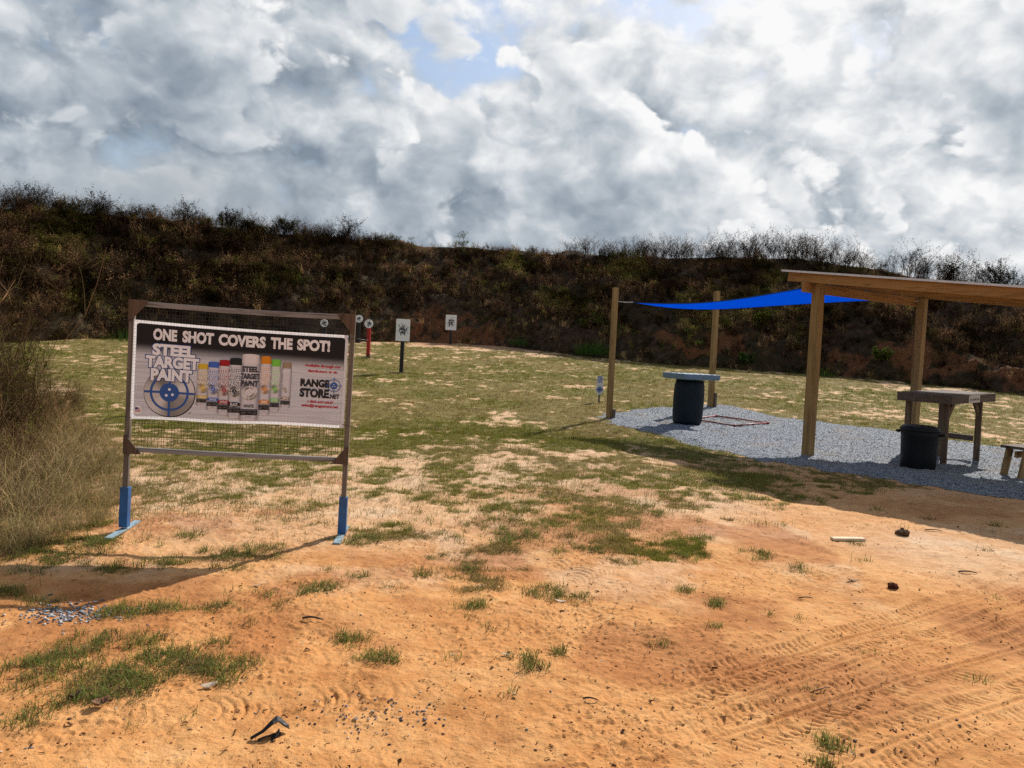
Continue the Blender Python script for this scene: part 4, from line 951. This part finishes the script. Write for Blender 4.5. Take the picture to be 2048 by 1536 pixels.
# eyelets and ties
for (x, z, pts) in ((BX0 + .008, BZ1 - .01, [(0, 0, 0), (-.03, -.012, .002), (-.055, .02, 0), (-.10, .05, .005)]), (BX1 - .008, BZ1 - .028, [(0, 0, 0), (.03, -.014, 0), (.06, .0, .006), (.16, .03, -.004)]),
                    (BX0 + .010, BZ0 + .012, [(0, 0, 0), (-.035, -.014, .003), (-.10, -.03, .004), (-.17, -.05, -.02), (-.215, -.06, -.07), (-.235, -.065, -.11)]), (BX1 - .012, BZ0 + .03, [(0, 0, 0), (.03, -.014, -.004), (.075, -.02, -.006), (.10, -.02, -.012), (.115, -.02, -.03)])):
    c = Vector(cloth(x, z, 1))
    MB().tube([c + Vector(p_) + Vector((0, -.004, 0)) for p_ in pts], .0024, 6).build('tie', TIE, ban)

# ------------------------------------------------------------------ steel targets
def splat_mat(name, seed, spread, sc_, base=(.84, .86, .85), dens=.5):
    m, g, out = new_mat(name); p = coords(g)
    px__, py__, pz__ = g.sep(p); pv = g.comb(g.add(px__, seed), pz__, 0.0)
    r = g.math('SQRT', g.add(g.mul(px__, px__), g.mul(g.mul(pz__, pz__), .6)))
    v = g.noise(pv, sc_, 3, .6); v2 = g.noise(pv, sc_ * 2.6, 2, .6)
    vv = g.add(g.mul(v, .6), g.mul(v2, .4)); th = g.step(r, .0, spread, dens, .70, False)
    k = g.step(vv, th, g.add(th, .035))
    c = g.mix(k, base, (.06, .07, .085)); principled(g, out, c, .6, .3); return m
def target(name, x, y, kind, w, h, ctr, post, pw, label, base_z=None, lean=0, group='steel targets on posts'):
    z0 = gz1(x, y); t_ = thing(name, (x, y, z0), label, 'target', group, rz=R(random.uniform(-4, 4)), ry=R(lean))
    zc = ctr; plate_o = bpy.data.objects.new
    if kind == 'round':
        mb = MB(); n = 36; vs = [(w / 2 * math.cos(2 * math.pi * i / n), yy, w / 2 * math.sin(2 * math.pi * i / n)) for yy in (-.008, .008) for i in range(n)]
        mb.add(vs, [tuple(range(n)), tuple(reversed(range(n, 2 * n)))] + [(i, n + i, n + (i + 1) % n, (i + 1) % n) for i in range(n)])
    else:
        mb = MB().prism(rrect(-w / 2, w / 2, -h / 2, h / 2, .012)[0], -.008, .008)
    o = mb.build('plate', splat_mat('splattered_' + kind, x, w * (.62 if kind == 'round' else .75), 13 / w * .42 * (1 if kind == 'round' else 1.35), dens=.36 if kind == 'round' else .37), t_, .002); o.location = (0, -.055, zc)
    bot = zc - (w if kind == 'round' else h) / 2
    MB().box(-pw / 2, pw / 2, -.045, .045, .02, bot + .10).build('post', post, t_, .004)
    if post is RED: MB().box(-pw / 2 - .003, pw / 2 + .003, -.048, .048, .0, .13).build('socket', DIRTYSTEEL, t_, .003)
    MB().box(-.09, .09, -.025, .025, zc - .04, zc + .04).build('bracket', BLACK, t_, .003) if False else None
    b = MB(); b.bar((-.36, -.03, .02), (.36, .05, .025), .07, .02); b.bar((-.02, -.32, .018), (.02, .32, .022), .07, .018); b.build('base', DIRTYSTEEL, t_, .003)
    return t_
target('rectangular_target', -3.56, 24.6, 'rect', .44, .70, 1.38, BLACK, .115, 'white splattered rectangular plate on a black post standing in the middle of the grass', lean=.6)
target('rectangular_target', -3.18, 38.6, 'rect', .54, .76, 1.08, BLACK, .115, 'smaller white splattered rectangular plate on a black post at the berm foot')
target('round_target', -5.55, 29.46, 'round', .33, .33, 1.30, RED, .13, 'white splattered round plate on a bright red post')
target('round_target', -7.25, 36.0, 'round', .35, .35, 1.14, BLACK, .12, 'white splattered round plate on a black post behind the red post')
target('round_target', -7.78, 31.6, 'round', .32, .32, 1.10, BLACK, .12, 'white round plate peeking over the top edge of the banner')

# small stake sign
x, y = 2.19, 19.2
st = thing('stake_sign', (x, y, gz1(x, y)), 'small white and blue die cut sign on a short stake beside the front sail pole', 'sign')
MB().box(-.022, .022, .004, .030, -.05, .30).build('stake', GREY_Z, st, .002)
out_ = [(-.075, .52), (-.085, .60), (-.07, .60), (-.075, .70), (.075, .70), (.07, .62), (.088, .62), (.08, .52)]
face = MB(); face.prism([(.098 * math.cos(R(a)), .36 + .13 * math.sin(R(a))) for a in range(150, 391, 12)] + [(.08, .52), (.088, .62), (.07, .62), (.075, .70), (-.075, .70), (-.07, .60), (-.085, .60), (-.075, .52)], -.010, .002)
SWH = mat_plain('sign_white', (.60, .62, .66), .5, .3, .1); SBL = mat_plain('sign_blue', (.04, .10, .30), .5, .3, .1)
fo = face.build('face', SWH, st)
def flatmark(name, geos, mat, y, parent):
    vs, fs = [], []
    for v, f in geos:
        b = len(vs); vs += [(a, y, c) for a, c in v]; fs += [tuple(b + i for i in q_) for q_ in f]
    me = bpy.data.meshes.new(name); me.from_pydata(vs, [], fs); me.update(); return link_mesh(name, me, mat, parent)
flatmark('crosshair', cross_geo(0, .36, .08, .045, .013, .066, .085), SBL, -.013, fo)
for g_l in (text_geo('STEEL', -.055, .055, .645, .69, .03), text_geo('TARGET', -.068, .068, .59, .635, .03), text_geo('PAINT', -.055, .055, .535, .58, .03)): flatmark('lettering', [g_l], SBL, -.013, fo)

# ------------------------------------------------------------------ sail poles
def pole(x, y, h, w, rot, label, board):
    t_ = thing('sail_pole', (x, y, gz1(x, y)), label, 'pole', 'poles of the sun sail', rz=R(rot))
    MB().box(-w / 2, w / 2, -w / 2, w / 2, -.1, h).build('post', PINE_Z, t_, .005)
    return t_
p1 = pole(2.09, 16.3, 2.76, .105, 14, 'pine pole carrying the left corner of the blue sail at the pad edge', True)
MB().bar((.078, -.03, -.05), (.088, -.03, .20), .05, .11, (0, 1, 0)).build('side_board', GREY_Z, p1, .004)
p2 = pole(4.9, 18.9, 2.88, .115, 20, 'pine pole standing behind the barrel and the blue sail', True)
MB().bar((.085, -.04, -.05), (.085, -.04, .40), .05, .12, (0, 1, 0)).build('side_board', GREY_Z, p2, .004)

# ------------------------------------------------------------------ shelter
OX, OY = 4.72, 12.11; SA = math.atan2(.586, .81)
shel = thing('shelter', (OX, OY, gz1(OX, OY)), 'open pine shelter with a sloping sheet metal roof', 'shelter', rz=SA)
W2 = .14
for X in (0.0, 3.25):
    for Yy, hh in ((0.0, 2.745), (-3.3, 2.40)):
        MB().box(X - W2 / 2, X + W2 / 2, Yy - W2 / 2, Yy + W2 / 2, -.2, hh).build('post', PINE_Z, shel, .006)
def rz_(Y): return 2.775 + (Y - .3) * .108
MB().box(-.29, 3.6, .073, .111, 2.60, rz_(.09) + .0).build('header_beam', PINE_X, shel, .004)
MB().box(-.29, 3.6, -3.41, -3.373, 2.26, rz_(-3.39)).build('header_beam', PINE_X, shel, .004)
for X in (-.155, .95, 2.1, 3.30):
    MB().bar((X, .44, rz_(.44) + .077), (X, -3.85, rz_(-3.85) + .077), .045, .145).build('rafter', PINE_Y, shel, .004)
rf = MB(); nw = 160; vs = []; fs = []
for k in range(nw + 1):
    X = -.215 + 3.9 * k / nw; dz = .008 * (1 + math.sin(k * 2 * math.pi / 4))
    for Yy in (.53, -3.95):
        z_ = rz_(Yy) + .152 + dz; vs += [(X, Yy, z_), (X, Yy, z_ + .006)]
for k in range(nw):
    b = 4 * k; fs += [(b + 1, b + 5, b + 7, b + 3), (b, b + 2, b + 6, b + 4), (b, b + 4, b + 5, b + 1), (b + 2, b + 3, b + 7, b + 6)]
fs += [(0, 1, 3, 2), (4 * nw, 4 * nw + 2, 4 * nw + 3, 4 * nw + 1)]
rf.add(vs, fs).build('roof_sheet', SHINY, shel)
MB().bar((-.225, .53, rz_(.53) + .160), (-.225, -3.95, rz_(-3.95) + .160), .018, .030).build('edge_trim', SHINY, shel)

# ------------------------------------------------------------------ sun sail
m, g, out = new_mat('blue_sail'); p = coords(g); nn = g.noise(p, 3, 4, .5)
cc = g.mix(nn, (.010, .17, .55), (.015, .22, .65)); d_ = g.n('ShaderNodeBsdfDiffuse'); t__ = g.n('ShaderNodeBsdfTranslucent'); mx = g.n('ShaderNodeMixShader'); mx.inputs[0].default_value = .62
g.put(d_.inputs[0], cc); g.put(t__.inputs[0], g.mix(nn, (.008, .25, .85), (.012, .30, .95))); g.t.links.new(d_.outputs[0], mx.inputs[1]); g.t.links.new(t__.outputs[0], mx.inputs[2]); g.t.links.new(mx.outputs[0], out.inputs[0]); SAIL = m
sail = thing('sun_sail', (4.5, 14.2, 2.6), 'bright blue sun sail stretched between the pole and the shelter', 'sun sail')
A_ = Vector((2.42, 15.95, 2.565)); D_ = Vector((4.62, 12.32, 2.70)); C_ = Vector((7.12, 14.03, 2.715)); ctr = Vector((4.5, 14.2, 2.6))
NS = 26; vs = []; idx = {}
cen = (A_ + D_ + C_) / 3
for i_ in range(NS + 1):
    for j_ in range(NS + 1 - i_):
        a, b = i_ / NS, j_ / NS; c = 1 - a - b; P_ = A_ * a + D_ * b + C_ * c
        pull = 0.22 * (a * b * (1 - c) * 4 * .45 + b * c * (1 - a) * 4 * .45 + a * c * (1 - b) * 4 * .6)
        P_ = P_.lerp(cen, pull); P_.z -= .10 * (27 * a * b * c) * .55 + .125 * 4 * a * c * (1 - b) * (1 + 1.3 * (a - c)) + .10 * 4 * a * b * (1 - c) + .012 * math.sin(a * 9 + b * 4)
        idx[i_, j_] = len(vs); vs.append(P_ - ctr)
fs = []
for i_ in range(NS):
    for j_ in range(NS - i_):
        fs.append((idx[i_, j_], idx[i_ + 1, j_], idx[i_, j_ + 1]))
        if j_ < NS - i_ - 1: fs.append((idx[i_ + 1, j_], idx[i_ + 1, j_ + 1], idx[i_, j_ + 1]))
mb = MB(); mb.add(vs, fs, True); o = mb.build('canvas', SAIL, sail)
sm = o.modifiers.new('thickness', 'SOLIDIFY'); sm.thickness = .002
hem = [vs[idx[k, NS - k]] for k in range(NS + 1)]
HEM = mat_plain('dark_blue_hem', (.008, .05, .18), .7, .2, .2)
MB().tube([vs[idx[NS - k, k]] for k in range(NS + 1)], .008, 6).build('hem', HEM, sail)
MB().tube([vs[idx[k, 0]] for k in range(NS + 1)], .010, 6).build('hem', HEM, sail)
MB().tube([vs[idx[0, k]] for k in range(NS + 1)], .008, 6).build('hem', HEM, sail)
def rope(a, b, nm='rope'): MB().tube([Vector(a) - ctr, (Vector(a) + Vector(b)) / 2 - ctr - Vector((0, 0, .008)), Vector(b) - ctr], .011, 6).build(nm, ROPE, sail)
rope(A_, (2.14, 16.28, 2.585)); rope(D_, (4.70, 12.2, 2.68)); rope(C_, (7.32, 14.0, 2.70))

# ------------------------------------------------------------------ barrel and its table lid
x, y = 3.62, 15.75; zb = pad_z(x, y)
bar_ = thing('barrel', (x, y, zb), 'dark blue plastic barrel standing on the gravel pad', 'barrel', rz=.3, ry=R(1.2))
prof = [(.262, 0), (.285, .012), (.292, .05), (.300, .12), (.306, .25), (.309, .27), (.306, .29), (.311, .44), (.308, .60), (.311, .62), (.306, .64), (.300, .74), (.288, .83), (.276, .865), (.262, .87), (.262, .885)]
MB().lathe(prof, 48).build('body', BARREL, bar_)
MB().lathe([(.280, .872), (.286, .874), (.286, .888), (.280, .89)], 48).build('rim', BARREL, bar_)
for a_ in (.6, 3.6): MB().lathe([(.03, .884), (.034, .886), (.034, .90), (.028, .902)], 16, (.17 * math.cos(a_), .17 * math.sin(a_), 0)).build('bung', BARREL, bar_)
lid = thing('plastic_table_top', (x + .03, y - .03, zb + .905), 'slate blue ribbed plastic panel laid on top of the barrel', 'table top', rz=R(28), ry=R(.6))
lw, ldp = .475, .36
o1 = rrect(-lw, lw, -ldp, ldp, .05, 4)[0]
mb = MB(); n = len(o1)
ring = lambda s_, z_: [(a * s_, b * s_, z_) for a, b in o1]
vs = ring(.95, 0) + ring(.985, .02) + ring(1.0, .05) + ring(1.0, .095) + ring(.985, .11) + ring(.93, .11) + ring(.92, .085)
fs = [(k * n + i, k * n + (i + 1) % n, (k + 1) * n + (i + 1) % n, (k + 1) * n + i) for k in range(6) for i in range(n)] + [tuple(reversed(range(n))), tuple(range(6 * n, 7 * n))]
mb.add(vs, fs).build('panel', LID, lid, .004)
rb_ = MB()
for k in range(6):
    X = -.365 + .146 * k
    for a, b in ((-.29, -.115), (-.08, .08), (.115, .29)): rb_.box(X - .048, X + .048, a, b, .0845, .114)
rb_.build('raised_rib', LID, lid, .012)

# red square frame lying on the gravel
cr = [(4.62, 17.25), (5.52, 16.45), (4.62, 15.80), (3.9, 16.5)]
sq = thing('square_frame', (4.66, 16.5, pad_z(4.66, 16.5)), 'thin red square frame lying on the gravel behind the barrel', 'frame')
for k in range(4):
    a, b = cr[k], cr[(k + 1) % 4]; za, zb_ = pad_z(*a) + .022 - sq.location.z, pad_z(*b) + .022 - sq.location.z
    MB().tube([(a[0] - 4.66, a[1] - 16.5, za), ((a[0] + b[0]) / 2 - 4.66, (a[1] + b[1]) / 2 - 16.5, (za + zb_) / 2 + .004), (b[0] - 4.66, b[1] - 16.5, zb_)], .016, 10).build('pipe', REDPIPE, sq)
for k in range(4): MB().lathe([(.02, -.03), (.033, -.025), (.033, .02), (.02, .026)], 12, (cr[k][0] - 4.66, cr[k][1] - 16.5, pad_z(*cr[k]) + .024 - sq.location.z)).build('elbow', REDPIPE, sq)

# ------------------------------------------------------------------ bench table under the shelter
TX, TY = 6.70, 11.75; tz0 = pad_z(TX, TY) + .01
tab = thing('shooting_table', (TX, TY, tz0), 'heavy old wooden table with a white name plate under the shelter', 'table', rz=math.atan2(.80, 1.12), ry=R(-1.5))
LW, LD, TH = 1.14, .74, 1.055
for X, Yy in ((.0, .0), (LW - .05, .0), (.0, LD - .16), (LW - .05, LD - .16)):
    mb = MB(); mb.box(X, X + .038, Yy, Yy + .09, -.06, TH - .055); mb.box(X + .039, X + .10, Yy + .052, Yy + .09 - .001, -.06, TH - .057); mb.build('leg', BENCH_Z, tab, .004)
tp = MB(); n = 6; dw = (LD + .02) / n
for k in range(n): tp.box(-.10, LW + .10, -.07 + dw * k + .003, -.07 + dw * (k + 1) - .003, TH - .04 + random.uniform(0, .002), TH + random.uniform(0, .003))
tp.build('top', BENCH_X, tab, .004)
for y0_, y1_ in ((-.112, -.072), (LD - .046, LD - .008)): MB().box(-.11, LW + .11, y0_, y1_, TH - .135, TH - .004).build('apron', BENCH_X, tab, .004)
for x0_, x1_ in ((-.152, -.1125), (LW + .1125, LW + .152)): MB().box(x0_, x1_, -.112, LD - .008, TH - .136, TH - .003).build('end_board', BENCH_X, tab, .004)
for X, d in ((.07, 1), (LW - .03, -1)): MB().bar((X, .05, TH - .36), (X + .17 * d, .05, TH - .14), .075, .04, (0, 1, 0)).build('brace', BENCH_Z, tab, .003)
MB().box(LW - .03, LW + .012, .125, LD - .19, .26, .35).build('stretcher', BENCH_X, tab, .003)
MB().box(.09, LW - .06, LD - .09, LD - .05, .26, .34).build('stretcher', BENCH_X, tab, .003) if False else None
PLATE = mat_plain('plate_white', (.62, .58, .52), .5, .3, .15)
npl = MB().box(.36, .72, -.122, -.1125, TH - .128, TH - .018).build('name_plate', PLATE, tab, .001)
flatmark('lettering', [text_geo('A', .385, .415, TH - .094, TH - .056, .02), text_geo('CCELERATOR', .42, .70, TH - .094, TH - .063, .02)], PBLACK, -.1235, npl)

# ------------------------------------------------------------------ trash bin
x, y = 6.06, 11.35; bz = pad_z(x, y) - .035
tb = thing('trash_bin', (x, y, bz), 'black plastic trash bin with side handles standing in front of the table', 'bin', rz=R(-40), ry=R(1))
MB().lathe([(.226, 0), (.234, .012), (.245, .25), (.258, .50), (.264, .52), (.264, .58), (.256, .60)], 48).build('body', BIN, tb)
MB().lathe([(.262, .585), (.280, .590), (.284, .605), (.278, .620), (.270, .628), (.262, .62), (.255, .60)], 48).build('rim', BIN, tb)
MB().lathe([(.258, .606), (.262, .632), (.250, .650), (.15, .668), (.0008, .672)], 40).build('lid', BIN, tb)
for sgn in (-1, 1):
    MB().tube([(sgn * .265, -.075, .55), (sgn * .31, -.07, .555), (sgn * .325, 0, .555), (sgn * .31, .07, .555), (sgn * .265, .075, .55)], .016, 8).build('handle', BIN, tb)

# ------------------------------------------------------------------ low bench cut by the right edge of the photograph
x, y = 7.19, 10.72; bn = thing('low_bench', (x, y, pad_z(x, y)), 'low pine bench with splayed legs at the right edge of the view', 'bench', rz=math.atan2(.586, .81) - .15)
for X in (0.0, 1.25):
    MB().bar((X - .02, 0, -.02), (X + .09 * (1 if X < .5 else -1), .0, .40), .13, .040, (0, 1, 0)).build('leg', PINE_Z, bn, .004)
    MB().bar((X - .02, .24, -.02), (X + .09 * (1 if X < .5 else -1), .24, .40), .13, .040, (0, 1, 0)).build('leg', PINE_Z, bn, .004)
MB().box(-.02, 1.42, -.07, .31, .405, .445).build('seat', BENCH_X, bn, .004)
MB().box(.05, 1.2, .11, .15, .28, .37).build('stretcher', PINE_X, bn, .004)

# ------------------------------------------------------------------ small things lying about
x, y = 3.02, 6.71
wd_ = thing('wood_offcut', (x, y, gz1(x, y)), 'pale flat board offcut lying on the clay in the sun', 'board', rz=R(6))
MB().prism([(-.15, .002), (.15, .002), (.145, .026), (-.15, .024)], -.032, .032).build('board', mat_wood('pale_offcut', (.38, .29, .17), (.66, .54, .36), 0), wd_, .003)
def lump(name, x, y, s, mat, label, cat, sq_=.7, seed=1):
    bm = bmesh.new(); bmesh.ops.create_icosphere(bm, subdivisions=4, radius=s)
    for v in bm.verts:
        c = v.co; n_ = vn(np.array([c.x * 2.2 / s + seed]), np.array([c.y * 2.2 / s + c.z * 1.7 / s]), seed)[0]; n2_ = vn(np.array([c.x * 6 / s]), np.array([c.y * 6 / s - c.z * 5 / s + seed]), seed + 3)[0]
        v.co = c * (.62 + .55 * n_ + .25 * n2_); v.co.z *= sq_
    me = bpy.data.meshes.new(name); bm.to_mesh(me); bm.free(); o = link_mesh(name, me, mat); o.location = (x, y, gz1(x, y) + s * sq_ * .45); return tag(o, label, cat)
CLOD = mat_plain('dry_clod', (.13, .085, .05), .95, .1, .5, bs=.6, scale=40)
lump('dirt_clod', 3.64, 6.99, .050, CLOD, 'rough brown clod of earth near the edge of the roof shadow', 'clod', .8, 5)
lump('dirt_clod', 2.73, 5.32, .034, mat_plain('rust_clod', (.10, .035, .018), .9, .1, .4, bs=.5, scale=50), 'small dark red clod on the bare clay right of centre', 'clod', .8, 9)
# torn black scrap: a curled sheet
x, y = -.90, 2.99
sc_p = thing('plastic_scrap', (x, y, gz1(x, y)), 'torn curled black scrap lying on the clay at the bottom', 'scrap', rz=R(25))
def curled(name, pts, widths, mat, parent, th=.003):
    mb = MB(); vs = []; fs = []
    for k, (p_, w_) in enumerate(zip(pts, widths)):
        for q_ in (-.5, -.2, .15, .5): vs.append((p_[0], p_[1] + w_ * q_, p_[2] + .006 * math.cos(q_ * 6 + k)))
    for k in range(len(pts) - 1):
        for i_ in range(3): fs.append((4 * k + i_, 4 * k + i_ + 1, 4 * k + 5 + i_, 4 * k + 4 + i_))
    mb.add(vs, fs); o = mb.build(name, mat, parent); s_ = o.modifiers.new('thickness', 'SOLIDIFY'); s_.thickness = th; return o
SCR = mat_plain('black_rubber', (.014, .013, .012), .6, .3, .5, bs=.4, scale=40)
curled('flap', [(-.075, 0, .006), (-.03, .0, .028), (.010, .005, .054), (.030, .01, .058), (.052, .012, .040), (.075, .012, .022)], [.012, .028, .040, .055, .050, .03], SCR, sc_p)
curled('curl', [(.03, -.03, .036), (.015, -.04, .022), (-.002, -.045, .006), (.012, -.05, .002)], [.03, .034, .03, .02], SCR, sc_p)
curled('tongue', [(-.05, -.02, .004), (-.02, -.022, .012), (.01, -.02, .016), (.04, -.018, .012)], [.006, .012, .014, .01], mat_plain('grey_rubber', (.05, .04, .032), .8, .2, .4), sc_p)
# dead leaves and sticks, each its own thing
LEAFM = [mat_plain('leaf_brown', (.20, .10, .05), .7, .2, .5, scale=60), mat_plain('leaf_pale', (.52, .40, .29), .7, .2, .4, scale=60), mat_plain('leaf_dark', (.075, .045, .03), .7, .2, .4, scale=60)]
def leaf(x, y, L, w, rz, mi, label, curl=.5):
    vs = []; fs = []; n = 6
    for k in range(n + 1):
        f = k / n; ww = w * math.sin(math.pi * (f * .93 + .035)) ** .8 * .5; z = .006 + curl * L * .5 * (2 * f - 1) ** 2
        vs += [(L * (f - .5), -ww, z + ww * curl), (L * (f - .5), 0, z), (L * (f - .5), ww, z + ww * curl)]
    for k in range(n): b = 3 * k; fs += [(b, b + 3, b + 4, b + 1), (b + 1, b + 4, b + 5, b + 2)]
    o = MB().add(vs, fs, True).build('dead_leaf', LEAFM[mi], None); o.location = (x, y, gz1(x, y)); o.rotation_euler = (random.uniform(-.2, .2), random.uniform(-.2, .2), rz)
    sm_ = o.modifiers.new('thickness', 'SOLIDIFY'); sm_.thickness = .0012
    tag(o, label, 'leaf')
leaf(-1.66, 3.14, .075, .05, .9, 0, 'curled reddish brown dead leaf on bare clay at lower left', .8)
leaf(-1.29, 3.37, .075, .04, .2, 1, 'pale dead leaf lying at the right end of the lower left grass patch', .4)
leaf(-1.80, 3.20, .06, .035, 1.2, 2, 'dark folded dead leaf at the near edge of the lower left grass', .8)
leaf(-1.55, 4.78, .06, .03, .5, 1, 'pale dead leaf on the clay below the left half of the banner frame', .3)
leaf(-.15, 4.95, .055, .025, .15, 1, 'pale dead leaf near the middle of the bare clay', .3)
leaf(.36, 4.72, .07, .03, .1, 1, 'whitish dead leaf under the widest tuft at the centre', .3)
leaf(.03, 3.84, .05, .025, 2.8, 1, 'small pale dead leaf left of the dark lone tuft at the centre', .3)
leaf(2.49, 5.42, .09, .03, .05, 2, 'dark brown dead leaf on the clay right of centre', .4)
def stick(x, y, L, rz, label, r=.004, mi=2):
    pts = [(L * (f - .5), .03 * L * math.sin(f * 7 + x), .006 + .01 * math.sin(f * 3)) for f in np.linspace(0, 1, 6)]
    o = MB().tube(pts, [r, r * 1.1, r, r * .9, r * .8, r * .5], 7).build('twig', LEAFM[mi], None); o.location = (x, y, gz1(x, y)); o.rotation_euler = (0, 0, rz); tag(o, label, 'twig')
stick(-1.05, 4.22, .12, -.1, 'short grey brown twig on the clay below the right banner foot', .006)
stick(3.55, 5.82, .13, -.25, 'dark crooked twig on the clay at the right below the shadow edge', .006)
stick(1.55, 3.62, .14, .5, 'thin twig lying across the clay beside the tyre tracks', .003)
stick(.42, 3.40, .07, -.2, 'tiny dark twig on the clay at the bottom centre', .004)
stick(2.02, 5.05, .10, .05, 'dark straight twig above the tyre tracks', .004)
stick(4.05, 7.22, .16, -.1, 'dark twig inside the shade of the roof', .005)
